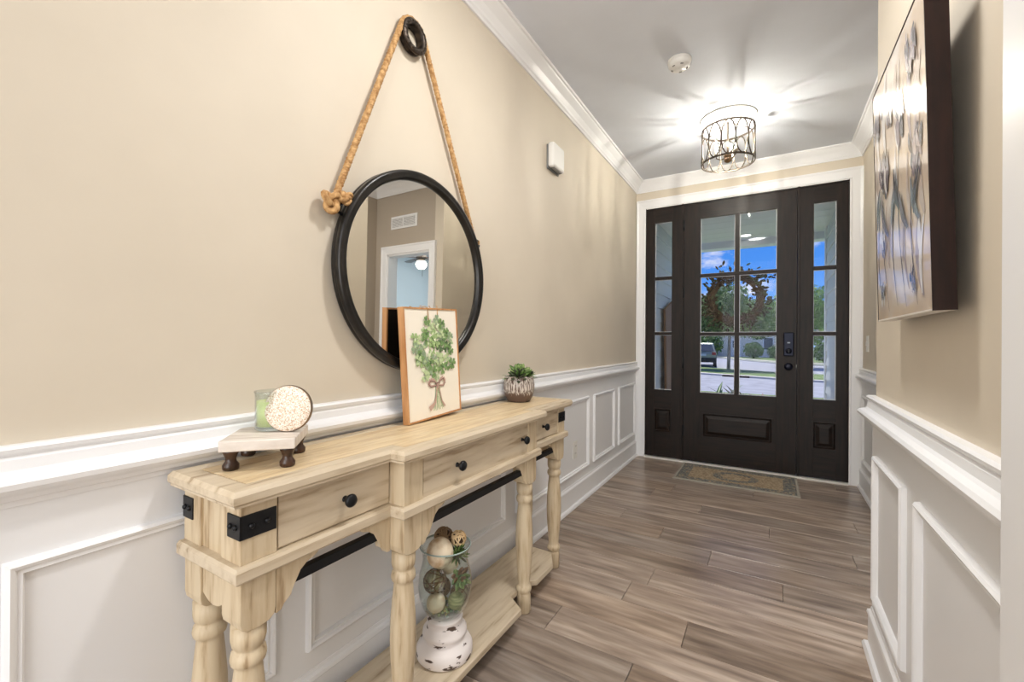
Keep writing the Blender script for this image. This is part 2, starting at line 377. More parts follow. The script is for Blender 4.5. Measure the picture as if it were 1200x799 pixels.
# door casing: path counter-clockwise seen from inside, offset outwards
def casing(name, x0, x1, z1, y, sgn, m='white', label=None, parent=None):
    path = [(x1, 0), (x1, z1), (x0, z1), (x0, 0)]   # left-hand side points inwards -> use negative offsets
    pr = [(-o, h) for o, h in cas]
    o = MB().sweep(path, pr, False, lambda u, v, h: (u, y+sgn*h, v)).build(name, M[m], parent)
    if not parent: struct(o, label)
    return o
casing('trim_6', .100, 1.715, 2.468, D, -1, label='white casing around the front door')
box('x', M['white'], 0, 0, 0, 0, 0, 0) if False else None
yf = D-.006; yb = D+.040
jb = sempty('trim_7', 'dark jambs between door and sidelights')
for x0, x1 in [(.092, .104), (.436, .455), (1.366, 1.385), (1.712, 1.722)]:
    MB().box(x0, x1, yf-.006, D+.10, .018, 2.475).build('jamb', M['darkwood'], jb, bevel=.002)
MB().box(.092, 1.722, yf-.004, D+.10, 2.458, 2.475).build('head_jamb', M['darkwoodx'], jb)
struct(MB().box(.10, 1.715, D-.045, D+.11, 0, .014).build('trim_8', mat('pale_sill_metal', srgb(225, 222, 214), .35), bevel=.003), 'pale sill strip under the front door')
def raised(par, x0, x1, z0, z1, nm='panel'):
    mb = MB()
    mb.sweep([(x0, z0), (x1, z0), (x1, z1), (x0, z1)], [(0, .0), (.0, .006), (.008, .006), (.018, -.010), (.024, -.010)], True, lambda u, v, h: (u, yf-h, v))
    mb.box(x0+.02, x1-.02, yf+.009, yb-.01, z0+.02, z1-.02)
    i = .024; j = .050; y1 = yf+.009; y2 = yf-.002
    vs = [(x0+i, y1, z0+i), (x1-i, y1, z0+i), (x1-i, y1, z1-i), (x0+i, y1, z1-i), (x0+j, y2, z0+j), (x1-j, y2, z0+j), (x1-j, y2, z1-j), (x0+j, y2, z1-j)]
    mb.add(vs, [(0, 1, 5, 4), (1, 2, 6, 5), (2, 3, 7, 6), (3, 0, 4, 7), (4, 5, 6, 7)])
    return mb.build(nm, M['darkwoodx'], par)
def leaf(root, x0, x1, z0, z1, gx0, gx1, gz0, gz1, mz, mxs, px0, px1, pz0, pz1):
    for a, b in ((x0, gx0), (gx1, x1)): MB().box(a, b, yf, yb, z0, z1).build('stile', M['darkwood'], root, bevel=.001)
    MB().box(gx0, gx1, yf, yb, gz1, z1).build('top_rail', M['darkwoodx'], root)
    MB().box(gx0, gx1, yf, yb, pz1, gz0).build('middle_rail', M['darkwoodx'], root)
    MB().box(gx0, gx1, yf, yb, z0, pz0).build('bottom_rail', M['darkwoodx'], root)
    if px0 > gx0+.001:
        MB().box(gx0, px0, yf, yb, pz0, pz1).box(px1, gx1, yf, yb, pz0, pz1).build('panel_surround', M['darkwood'], root)
    raised(root, px0, px1, pz0, pz1)
    w = .015
    for z in mz: MB().box(gx0, gx1, yf+.004, yb-.004, z-w, z+w).build('muntin', M['darkwoodx'], root, bevel=.003)
    for x in mxs:
        zz = [gz0]+list(mz)+[gz1]
        for a, b in zip(zz, zz[1:]): MB().box(x-.019, x+.019, yf+.005, yb-.005, a+(w if a != gz0 else 0), b-(w if b != gz1 else 0)).build('muntin', M['darkwood'], root, bevel=.003)
    xx = [gx0]+list(mxs)+[gx1]; zz = [gz0]+list(mz)+[gz1]
    for i in range(len(xx)-1):
        for k in range(len(zz)-1):
            a = xx[i]+(.019 if i else 0); b = xx[i+1]-(.019 if i < len(xx)-2 else 0)
            c = zz[k]+(w if k else 0); d = zz[k+1]-(w if k < len(zz)-2 else 0)
            MB().box(a, b, D+.016, D+.019, c, d).build('pane', M['glass'], root)
            # slim bead around each pane, pale on the weather side
            MB().sweep([(a, c), (b, c), (b, d), (a, d)], [(0, 0), (.004, 0), (.004, .010), (0, .010)], True, lambda u, v, h: (u, D+.022+h, v)).build('glazing_bead', M['white'], root)
door = sempty('door_1', 'dark espresso front door with six glass panes and a raised panel')
leaf(door, .457, 1.364, .020, 2.455, .603, 1.216, .672, 2.312, (1.222, 1.772), (.910,), .628, 1.192, .262, .482)
sl = sempty('window_1', 'left sidelight, dark wood with three narrow panes')
leaf(sl, .104, .436, .020, 2.455, .186, .346, .676, 2.322, (1.228, 1.772), (), .188, .344, .262, .492)
sr = sempty('window_2', 'right sidelight, dark wood with three narrow panes')
leaf(sr, 1.385, 1.712, .020, 2.455, 1.480, 1.634, .672, 2.316, (1.222, 1.770), (), 1.476, 1.638, .262, .490)
# small dark shadow gap board beside each leaf panel is the wood itself; lock set
navy = mat('blue_black_lock', srgb(20, 25, 42), .35, .6)
lk = MB().box(1.268, 1.344, yf-.028, yf, 1.030, 1.232).build('keypad_deadbolt', navy, door, bevel=.008)
MB().box(1.296, 1.316, yf-.031, yf-.027, 1.140, 1.150).build('light_strip', mat('pale_label', srgb(180, 190, 200), .4), lk)
MB().lathe([(.024, .0), (.024, -.008), (0, -.008)], 20, (1.306, yf-.028, 1.075), 'y').build('thumb_turn_plate', navy, lk)
MB().box(1.300, 1.312, yf-.050, yf-.034, 1.058, 1.092).build('thumb_turn', M['black'], lk, bevel=.003)
kn = MB().lathe([(.032, 0), (.032, -.006), (.012, -.008), (.012, -.030)], 24, (1.306, yf, .940), 'y').build('door_knob', navy, door)
MB().lathe([(.012, -.028), (.022, -.034), (.029, -.044), (.029, -.054), (.020, -.062), (0, -.064)], 24, (1.306, yf, .940), 'y').build('knob_ball', navy, kn)
for z in (2.26, 1.62, .95, .30):
    MB().box(.444, .466, yf-.004, yf+.002, z-.05, z+.05).tube([(.455, yf-.010, z-.05), (.455, yf-.010, z+.05)], .006, 8).build('hinge', M['black'], door)
MB().box(1.360, 1.370, yf-.002, yf+.003, .93, .96).build('strike', M['plastic_d'], door)

# corridor door casing (seen in the mirror)
casing('trim_9', 1.985, 2.615, 2.0, 3.165, -1, label='white casing of the corridor doorway')
struct(MB().box(1.979, 1.992, 3.160, 3.285, 0, 2.0).box(2.604, 2.6155, 3.160, 3.285, 0, 2.0).box(1.979, 2.6155, 3.160, 3.285, 1.988, 2.001).build('trim_10', M['white']))
v = thing('air_vent', 'white air return grille above the corridor doorway, seen in the mirror', 'vent', (2.37, 3.162, 2.34))
wpart(MB().sweep([(2.175, 2.272), (2.570, 2.272), (2.570, 2.404), (2.175, 2.404)], [(0, 0), (0, .008), (.02, .012), (.022, 0)], True, lambda a, b, h: (a, 3.165-h, b)), 'vent_frame', M['white'], v)
wpart(MB().box(2.19, 2.555, 3.155, 3.164, 2.288, 2.388), 'vent_backing', mat('vent_dark', srgb(110, 105, 98), .7), v)
for i in range(7): wpart(MB().box(2.197, 2.548, 3.150, 3.156, 2.296+.013*i, 2.303+.013*i), 'slat', M['white'], v)
wpart(MB().box(2.367, 2.377, 3.148, 3.157, 2.293, 2.385), 'divider', M['white'], v)
# ceiling fan
fx, fy = 4.22, 5.17
fan = thing('ceiling_fan', 'dark-bladed ceiling fan with glowing globe, seen in the mirror', 'fan', (fx, fy, 2.3))
wpart(MB().lathe([(0, H), (.06, H), (.06, H-.03), (.015, H-.05), (.015, 2.52), (.07, 2.50), (.09, 2.46), (.09, 2.42), (.05, 2.38), (0, 2.38)], 20, (fx, fy, 0)), 'motor_housing', M['bronze'], fan)
wpart(MB().lathe([(0, 2.24), (.05, 2.25), (.085, 2.29), (.095, 2.33), (.07, 2.375), (.04, 2.38)], 20, (fx, fy, 0)), 'light_globe', mat('lit_globe', (1, 1, 1, 1), .4, emit=(1, .97, .9, 1), estr=6), fan)
for i in range(5):
    a = 2*PI*i/5+.35; c, s_ = math.cos(a), math.sin(a)
    pts = [(.09, -.03), (.20, -.055), (.60, -.065), (.64, 0), (.60, .065), (.20, .055), (.09, .03)]
    mb = MB().prism([(fx+c*x-s_*y, fy+s_*x+c*y) for x, y in pts], 2.43, 2.437)
    wpart(mb, 'blade', M['walnut'], fan)
wpart(MB().tube([(fx-.03, fy, 2.25), (fx-.03, fy, 2.12)], .003, 5), 'pull_chain', M['bronze'], fan)

# ------------------------------------------------------------------ small wall and ceiling devices
o = thing('smoke_detector', 'round white smoke detector on the ceiling nearer than the light', 'smoke detector', (.722, 2.585, H))
wpart(MB().lathe([(0, H), (.064, H), (.064, H-.012), (.060, H-.014)], 28, (.722, 2.585, 0)), 'mounting_plate', M['plastic'], o)
wpart(MB().lathe([(.060, H-.012), (.060, H-.030), (.052, H-.040), (.034, H-.043), (.032, H-.046), (0, H-.047)], 28, (.722, 2.585, 0)), 'body', M['plastic'], o)
for a in (0.5, 1.6, 2.9, 4.1, 5.2): wpart(MB().box(-.008, .008, -.003, .003, -.001, .001), 'vent_slot', M['plastic_d'], o).matrix_local = Matrix.Translation((.043*math.cos(a), .043*math.sin(a), -.0435)) @ Matrix.Rotation(a+PI/2, 4, 'Z')
o = thing('door_chime', 'white plastic door chime box high on the beige left wall', 'chime', (0, 2.43, 2.26))
wpart(MB().box(0, .010, 2.352, 2.512, 2.195, 2.342), 'back_plate', M['plastic_d'], o, bevel=.003)
wpart(MB().box(.008, .050, 2.350, 2.514, 2.202, 2.352), 'cover', M['plastic'], o, bevel=.014)
wpart(MB().box(.020, .040, 2.372, 2.492, 2.1985, 2.204), 'speaker_slot', M['plastic_d'], o)
o = thing('wall_outlet', 'white duplex outlet in the wainscot beyond the console table', 'outlet', (.01, 2.803, .39))
wpart(MB().box(.008, .0135, 2.766, 2.840, .330, .450), 'cover_plate', M['plastic'], o, bevel=.002)
for z in (.365, .415):
    wpart(MB().box(.012, .0160, 2.826, 2.820, z-.015, z+.015), 'receptacle', M['plastic'], o, bevel=.004)
    wpart(MB().box(.0155, .0164, 2.794, 2.796, z-.004, z+.008).box(.0155, .0164, 2.808, 2.811, z-.004, z+.008), 'slot', M['plastic_d'], o)
o = thing('light_switch', 'white light switch plate right of the front door', 'light switch', (WX, 4.165, 1.14))
wpart(MB().box(WX-.006, WX, 4.125, 4.205, 1.08, 1.20), 'cover_plate', M['plastic'], o, bevel=.002)
wpart(MB().box(WX-.014, WX-.005, 4.158, 4.172, 1.125, 1.155), 'toggle', M['plastic'], o, bevel=.002)

# ------------------------------------------------------------------ ceiling light
lx, ly = .905, 3.43
LT = thing('ceiling_light', 'drum ceiling light with bronze oval cage and three bulbs', 'ceiling light', (lx, ly, H))
wpart(MB().lathe([(0, H), (.185, H), (.186, H-.006), (.180, H-.010), (.03, H-.026), (.012, H-.03)], 40, (lx, ly, 0)), 'canopy', M['plastic'], LT)
RD = .172; zt, zb = 2.668, 2.420
def band(z0, z1): return MB().lathe([(RD-.003, z0), (RD+.002, z0), (RD+.002, z1), (RD-.003, z1), (RD-.003, z0)], 48, (lx, ly, 0))
wpart(band(zt-.012, zt), 'top_ring', M['bronze'], LT); wpart(band(zb, zb+.012), 'bottom_ring', M['bronze'], LT)
for i in range(12):
    a0 = 2*PI*(i+.2)/12; pts = []
    for k in range(28):
        t_ = 2*PI*k/28; a = a0 + math.cos(t_)*PI/12; pts.append((lx+RD*math.cos(a), ly+RD*math.sin(a), (zt+zb)/2+math.sin(t_)*(zt-zb-.016)/2))
    wpart(MB().tube(pts, .0042, 6, True), 'cage_oval', M['bronze'], LT)
for i in range(3):
    a = 2*PI*i/3+.5; c, s_ = math.cos(a), math.sin(a)
    wpart(MB().tube([(lx+c*RD, ly+s_*RD, zt-.006), (lx+c*.10, ly+s_*.10, H-.05), (lx+c*.02, ly+s_*.02, H-.035)], .003, 6), 'hanger_arm', M['bronze'], LT)
wpart(MB().tube([(lx, ly, H-.02), (lx, ly, 2.455)], .006, 10), 'stem', M['bronze'], LT)
wpart(MB().lathe([(0, 2.425), (.010, 2.428), (.022, 2.436), (.024, 2.455), (.018, 2.462), (.026, 2.468), (.026, 2.480), (.010, 2.488), (0, 2.49)], 20, (lx, ly, 0)), 'finial', nmat('aged_brass', srgb(120, 88, 50), srgb(70, 52, 36), nscale=40, rough=.4, metal=.5), LT)
bm_ = mat('lit_bulb', (1, 1, 1, 1), .3, emit=(1, .92, .82, 1), estr=BULB)
for i in range(3):
    a = 2*PI*i/3+1.35; c, s_ = math.cos(a), math.sin(a); q = .075
    wpart(MB().tube([(lx+c*.015, ly+s_*.015, 2.462), (lx+c*.045, ly+s_*.045, 2.450), (lx+c*q, ly+s_*q, 2.462), (lx+c*q, ly+s_*q, 2.482)], .004, 8), 'lamp_arm', M['bronze'], LT)
    wpart(MB().lathe([(0, 2.480), (.018, 2.482), (.020, 2.488), (.011, 2.492), (.011, 2.535), (0, 2.536)], 14, (lx+c*q, ly+s_*q, 0)), 'candle_sleeve', mat('sleeve', srgb(170, 160, 148), .5), LT)
    wpart(MB().lathe([(0, 2.536), (.010, 2.540), (.017, 2.560), (.015, 2.580), (.005, 2.605), (0, 2.610)], 12, (lx+c*q, ly+s_*q, 0)), 'bulb', M['vglass'], LT)
    wpart(MB().tube([(lx+c*q, ly+s_*q, 2.548), (lx+c*q, ly+s_*q, 2.585)], .0035, 6), 'filament', bm_, LT)

# ------------------------------------------------------------------ console table
T = thing('console_table', 'long whitewashed oak console table with turned legs and drawers against the left wall', 'table', (.16, 1.245, 0))
def TP(mb, name, m, parent=None, **k):
    if parent is None: return wpart(mb, name, m, T, **k)
    o = mb.build(name, m, parent, **k); return o      # sub-part, same world coordinates as its parent
def sub(mb, name, m, par, **k):
    o = mb.build(name, m, par, **k); return o
ZT = .845; XB = .028; XE = .300; XC = .350; YA, YB = .435, 2.055; C0, C1 = .830, 1.660
outline = [(XB, YA), (XE, YA), (XE, C0), (XC, C0), (XC, C1), (XE, C1), (XE, YB), (XB, YB)]
# edge moulding: path clockwise seen from above so that the left side points outwards -> use ccw with negative = out
eprof = [(.046, .813), (0, .813), (0, .817), (-.004+.0, .822), (-.004, .836), (.003, .845), (.0400, .845), (.0408, .844), (.0408, .820)]
mb = MB().sweep([(XB, YB), (XB, YB)][:0] or [(XB, YA), (XE, YA), (XE, C0), (XC, C0), (XC, C1), (XE, C1), (XE, YB), (XB, YB)], eprof, True)
TP(mb, 'top_edge_moulding', M['oak'])
TP(MB().prism([(XB+.044, YA+.044), (XE-.044, YA+.044), (XE-.044, C0+.044), (XC-.044, C0+.044), (XC-.044, C1-.044), (XE-.044, C1-.044), (XE-.044, YB-.044), (XB+.044, YB-.044)], .815, .838), 'top_backing', M['seam'])
ins = .0425
xs = [XB+ins, .118, .168, .218, XE-ins]
for i in range(4):
    for a, b in ((YA+ins, 1.02), (1.02, YB-ins)) if i % 2 else ((YA+ins, 1.42), (1.42, YB-ins)):
        TP(MB().box(xs[i]+.0006, xs[i+1]-.0006, a+.0005, b-.0005, .835, .845), 'board', M['oaktop'], bevel=.0008)
TP(MB().box(XE-ins+.0005, XC-ins, C0+ins, C1-ins, .835, .845), 'board', M['oaktop'], bevel=.0008)
# posts (upper blocks), shared builder
def post(x0, y0, w=.075, back=False):
    y1 = y0+w; x1 = x0+w
    TP(MB().box(x0, x1, y0, y1, .686, .813), 'corner_post', M['oakv'], bevel=.0015)
    g = .024; zb_ = .546     # lower block with rounded bottom corners
    q = [(y0+.001, .656), (y0+.001, zb_+g), (y0+.004, zb_+.010), (y0+.014, zb_+.002), (y0+w/2, zb_-.001), (y1-.014, zb_+.002), (y1-.004, zb_+.010), (y1-.001, zb_+g), (y1-.001, .656)]
    TP(MB().prism(q, x0+.001, x1-.001, 'x'), 'leg_block', M['oakv'], bevel=.002)
def leg(cx, cy):
    pr = [(0, 0), (.026, .001), (.029, .004), (.029, .074), (.026, .080), (.0245, .083), (.029, .088), (.0325, .096), (.0325, .106), (.028, .113), (.0245, .118),
          (.026, .140), (.0305, .19), (.035, .25), (.0365, .30), (.035, .36), (.030, .42), (.0265, .455), (.0265, .462), (.0325, .467), (.0345, .476), (.0325, .488), (.027, .494), (.0268, .499), (.031, .503), (.0335, .515), (.0335, .546), (0, .546)]
    TP(MB().lathe(pr, 28, (cx, cy, 0)), 'leg', M['oakv'])
posts = [(.197, .460), (.247, .857), (.247, 1.558), (.197, 1.955)]
for x, y in posts: post(x, y); leg(x+.0375, y+.0375)
for y in (.460, 1.955): post(.034, y); leg(.034+.0375, y+.0375)
# waist moulding under the drawers
wp = [(.030, .656), (-.012, .656), (-.015, .660), (-.015, .680), (-.010, .686), (.030, .686)]
TP(MB().sweep([(XB+.006, .460), (.272, .460), (.272, .857), (.322, .857), (.322, 1.633), (.272, 1.633), (.272, 2.030), (XB+.006, 2.030)], wp), 'waist_moulding', M['oak'])
# end panels, back, drawer rails
for y0, y1 in ((.466, .482), (2.008, 2.024)):
    TP(MB().box(.109, .197, y0, y1, .686, .813), 'end_panel', M['oakv'])
    TP(MB().prism([(y0, 0), (y1, 0), (y1, 1), (y0, 1)], 0, 0) if False else MB().add([(.109, y0, .656), (.197, y0, .656), (.197, y0, .585), (.175, y0, .574), (.153, y0, .570), (.131, y0, .574), (.109, y0, .585),
        (.109, y1, .656), (.197, y1, .656), (.197, y1, .585), (.175, y1, .574), (.153, y1, .570), (.131, y1, .574), (.109, y1, .585)],
        [(0, 1, 2, 3, 4, 5, 6), (13, 12, 11, 10, 9, 8, 7)] + [(i, (i+1) % 7, 7+(i+1) % 7, 7+i) for i in range(7)]), 'end_apron', M['oakv'])
TP(MB().box(.034, .046, .535, 1.955, .660, .813), 'back_panel', M['oak'])
TP(MB().box(.05, .262, .50, 1.99, .686, .700), 'case_bottom', M['oak'])
TP(MB().box(.258, .318, .90, 1.60, .686, .699), 'case_bottom', M['oak'])
for y0, y1, xf in ((.535, .857, .272), (.932, 1.558, .322), (1.633, 1.955, .272)):
    TP(MB().box(xf-.020, xf-.006, y0, y1, .805, .813), 'top_drawer_rail', M['oak'])
    TP(MB().box(xf-.026, xf-.018, y0, y1, .688, .812), 'drawer_cavity', M['seam'])
    dr = TP(MB().box(xf-.017, xf-.003, y0+.004, y1-.004, .691, .806), 'drawer', M['oak'], bevel=.0012)
    ys = [(y0+y1)/2] if y1-y0 < .5 else [1.092, 1.510]
    for yk in ys:
        prf = [(.008, 0), (.006, .003), (.0055, .012), (.010, .016), (.0155, .020), (.0165, .025), (.0135, .030), (.010, .031), (.006, .0335), (0, .034)]
        sub(MB().lathe(prf, 20, (xf-.003, yk if y1-y0 > .5 else (yk+.012 if yk < 1 else yk), .745), 'x'), 'knob', M['black'], dr)
# brackets and bars
br = [(0, .656), (.104, .656), (.102, .648), (.092, .640), (.072, .634), (.056, .622), (.046, .604), (.036, .586), (.034, .578), (.018, .566), (.012, .556), (0, .553)]
for (x, y), sides in zip(posts, ((1,), (-1, 1), (-1, 1), (-1,))):
    for s_ in sides:
        xf = .247 if True else 0
        depth = x+.075
        ybase = y+.075 if s_ > 0 else y
        xx = depth if not ((y == .857 and s_ < 0) or (y == 1.558 and s_ > 0)) else .272
        poly = [(ybase+s_*a, b) for a, b in br]
        if s_ > 0: poly = list(reversed(poly))
        TP(MB().prism(poly, xx-.022, xx-.002, 'x'), 'arch_bracket', M['oakv'], bevel=.001)
for y0, y1, x in ((.572, .822, .262), (.968, 1.524, .312), (1.668, 1.920, .262)):
    TP(MB().box(x-.014, x+.006, y0, y1, .598, .622), 'iron_bar', M['black'], bevel=.002)
# corner straps with rivets
def strap(y, s_):
    x1 = .272
    def rb(ys, ye, xs_, xe):
        pass
    st = TP(MB().box(x1, x1+.003, y if s_ > 0 else y-.072, y+.072 if s_ > 0 else y, .738, .786).box(x1-.046, x1+.003, (y-.003) if s_ > 0 else y, y if s_ > 0 else y+.003, .738, .786), 'corner_strap', M['black'], bevel=.001)
    for yy in (.020, .052): sub(MB().lathe([(.006, 0), (.006, .002), (.004, .005), (0, .006)], 12, (x1+.003, y+s_*yy, .762), 'x'), 'rivet', M['black'], st)
    for xx in (.013, .032): sub(MB().lathe([(.006, 0), (.006, -s_*.002), (.004, -s_*.005), (0, -s_*.006)], 12, (x1-xx, y-s_*.003, .762), 'y'), 'rivet', M['black'], st)
    yb0, yb1 = ((y-.003), y) if s_ > 0 else (y, y+.003)
    st = TP(MB().box(.034, .078, yb0, yb1, .738, .786).box(.031, .034, min(y, y+s_*.03), max(y, y+s_*.03), .738, .786), 'corner_strap', M['black'], bevel=.001)
    for xx in (.046, .064): sub(MB().lathe([(.006, 0), (.006, -s_*.002), (.004, -s_*.005), (0, -s_*.006)], 12, (xx, y-s_*.003, .762), 'y'), 'rivet', M['black'], st)
strap(.460, 1); strap(2.030, -1)
# lower shelf, notched around the legs
sh = [(.055, .535), (.240, .535), (.240, .575), (.292, .610), (.292, .830), (.268, .860), (.268, .935), (.342, .985), (.342, 1.475), (.262, 1.528), (.262, 1.560), (.268, 1.660), (.298, 1.690), (.298, 1.850), (.240, 1.955), (.055, 1.955)]
TP(MB().prism(sh, .066, .090), 'lower_shelf', M['oak'], bevel=.003)

# ------------------------------------------------------------------ mirror with rope
MX, MY, MZ, MR = .0, 1.222, 1.393, .370
tilt = math.radians(.7)
MI = thing('round_mirror', 'large round wall mirror in a thick black frame hung by a rope', 'mirror', (.012, MY, MZ-MR), (0, tilt, -math.radians(1.75)))
def MP(mb, name, m, parent=None, **k): return mb.build(name, m, parent or MI, **k)
zc = MR
ring = [(MR-.002, .004), (MR, .008), (MR, .018), (MR-.003, .021), (MR, .024), (MR, .040), (MR-.005, .046), (MR-.014, .047), (MR-.019, .043), (MR-.023, .045), (MR-.029, .043), (MR-.033, .036), (MR-.034, .024), (MR-.034, .004), (MR-.002, .004)]
MP(MB().lathe(ring, 96, (0, 0, zc), 'x'), 'frame', M['blackgloss'])
MP(MB().lathe([(0, .028), (MR-.033, .028), (MR-.033, .022), (0, .022)], 96, (0, 0, zc), 'x', smooth=False), 'mirror_glass', M['mirror'])
MP(MB().lathe([(0, .002), (MR-.01, .002), (MR-.01, .021), (0, .021)], 64, (0, 0, zc), 'x'), 'backing', M['black'])
def eye(dy, dz, nm='rope_bracket'):
    r = math.hypot(dy, dz-zc); uy, uz = dy/r, (dz-zc)/r
    mb = MB(); b = Vector((.022, uy*MR, zc+uz*MR)); o_ = Vector((0, uy, uz)); tt = Vector((0, -uz, uy))
    for k in (-1, 1): mb.tube([b+tt*.018*k, b+o_*.020+tt*.018*k, b+o_*.030+tt*.010*k], .0045, 8)
    mb.tube([b+o_*.016-tt*.022, b+o_*.016+tt*.022], .006, 8)
    MP(mb, nm, M['black'])
kl = (-.340, zc+.155); kr = (.338, zc+.176)
eye(*kl); eye(*kr)
# nail ring on the wall
RG = thing('rope_hanger_ring', 'dark ridged metal ring on the wall from which the mirror rope hangs', 'ring', (0, 1.190, 2.275))
prof = [(.036, .004), (.059, .004), (.059, .012), (.053, .014), (.053, .024), (.062, .026), (.062, .033), (.057, .036), (.046, .037), (.040, .034), (.038, .026), (.038, .004)]
wpart(MB().lathe(prof, 48, (0, 1.190, 2.275), 'x'), 'ring_body', nmat('hammered_bronze', srgb(34, 28, 24), srgb(78, 66, 56), nscale=45, rough=.38, metal=.6, bump=.6), RG)
for k in range(20):
    a = 2*PI*k/20; wpart(MB().ball((.0365, 1.190+.052*math.cos(a), 2.275+.052*math.sin(a)), .0042, 8), 'stud', M['bronze'], RG)
RP = thing('mirror_rope', 'twisted natural jute rope looped over the ring with knotted ends at the mirror', 'rope', (.03, 1.19, 2.34))
def twist(path, R=.0055, r=.0065, pitch=.030, name='rope_span'):
    pts = [Vector(p) for p in path]; dense = []
    for a, b in zip(pts, pts[1:]):
        n = max(2, int((b-a).length/.006)); dense += [a.lerp(b, i/n) for i in range(n)]
    dense.append(pts[-1]); mb = MB(); s_ = 0; L = [0]
    for a, b in zip(dense, dense[1:]): s_ += (b-a).length; L.append(s_)
    ax = Vector((1, 0, 0))
    for ph in range(3):
        q = []
        for i, p in enumerate(dense):
            t_ = (dense[min(i+1, len(dense)-1)]-dense[max(i-1, 0)]).normalized(); n1 = (ax-t_*ax.dot(t_)).normalized(); n2 = t_.cross(n1)
            a = 2*PI*(L[i]/pitch)+ph*2*PI/3; q.append(p+(n1*math.cos(a)+n2*math.sin(a))*R)
        mb.tube(q, r, 6)
    wpart(mb, name, M['rope'], RP)
xr = .022
KL = Vector((xr+.004, MY+kl[0]-.030, MZ-MR+kl[1]+.024)); KR = Vector((xr, MY+kr[0]+.030, MZ-MR+kr[1]+.012))
arc = [Vector((xr, 1.190+.062*math.cos(a), 2.275+.062*math.sin(a))) for a in [math.radians(d) for d in (168, 150, 130, 110, 90, 70, 50, 30, 12)]]
twist([KL]+arc[0:1]+arc[1:]+[KR])
def knot(c, s_=1, k=1.0):
    pts = []
    for i in range(40):
        t_ = 2*PI*i/40
        x = math.sin(t_)+2*math.sin(2*t_); y = math.cos(t_)-2*math.cos(2*t_); z = -math.sin(3*t_)
        pts.append((c[0]+z*.008*k, c[1]+x*.0105*s_*k, c[2]+y*.0105*k))
    wpart(MB().tube(pts, .0105*k, 8, True), 'knot', M['rope'], RP)
knot((KL.x+.006, KL.y-.014, KL.z-.012), 1, .95); knot((KL.x+.012, KL.y+.036, KL.z+.012), 1, .62)
twist([KL+Vector((.0, -.004, .01)), KL+Vector((.012, .02, .0)), KL+Vector((.016, .042, .016))], name='rope_tail')
knot((KR.x+.004, KR.y, KR.z-.004), 1, .70); twist([KR, KR+Vector((.002, .012, -.045))], name='rope_tail')

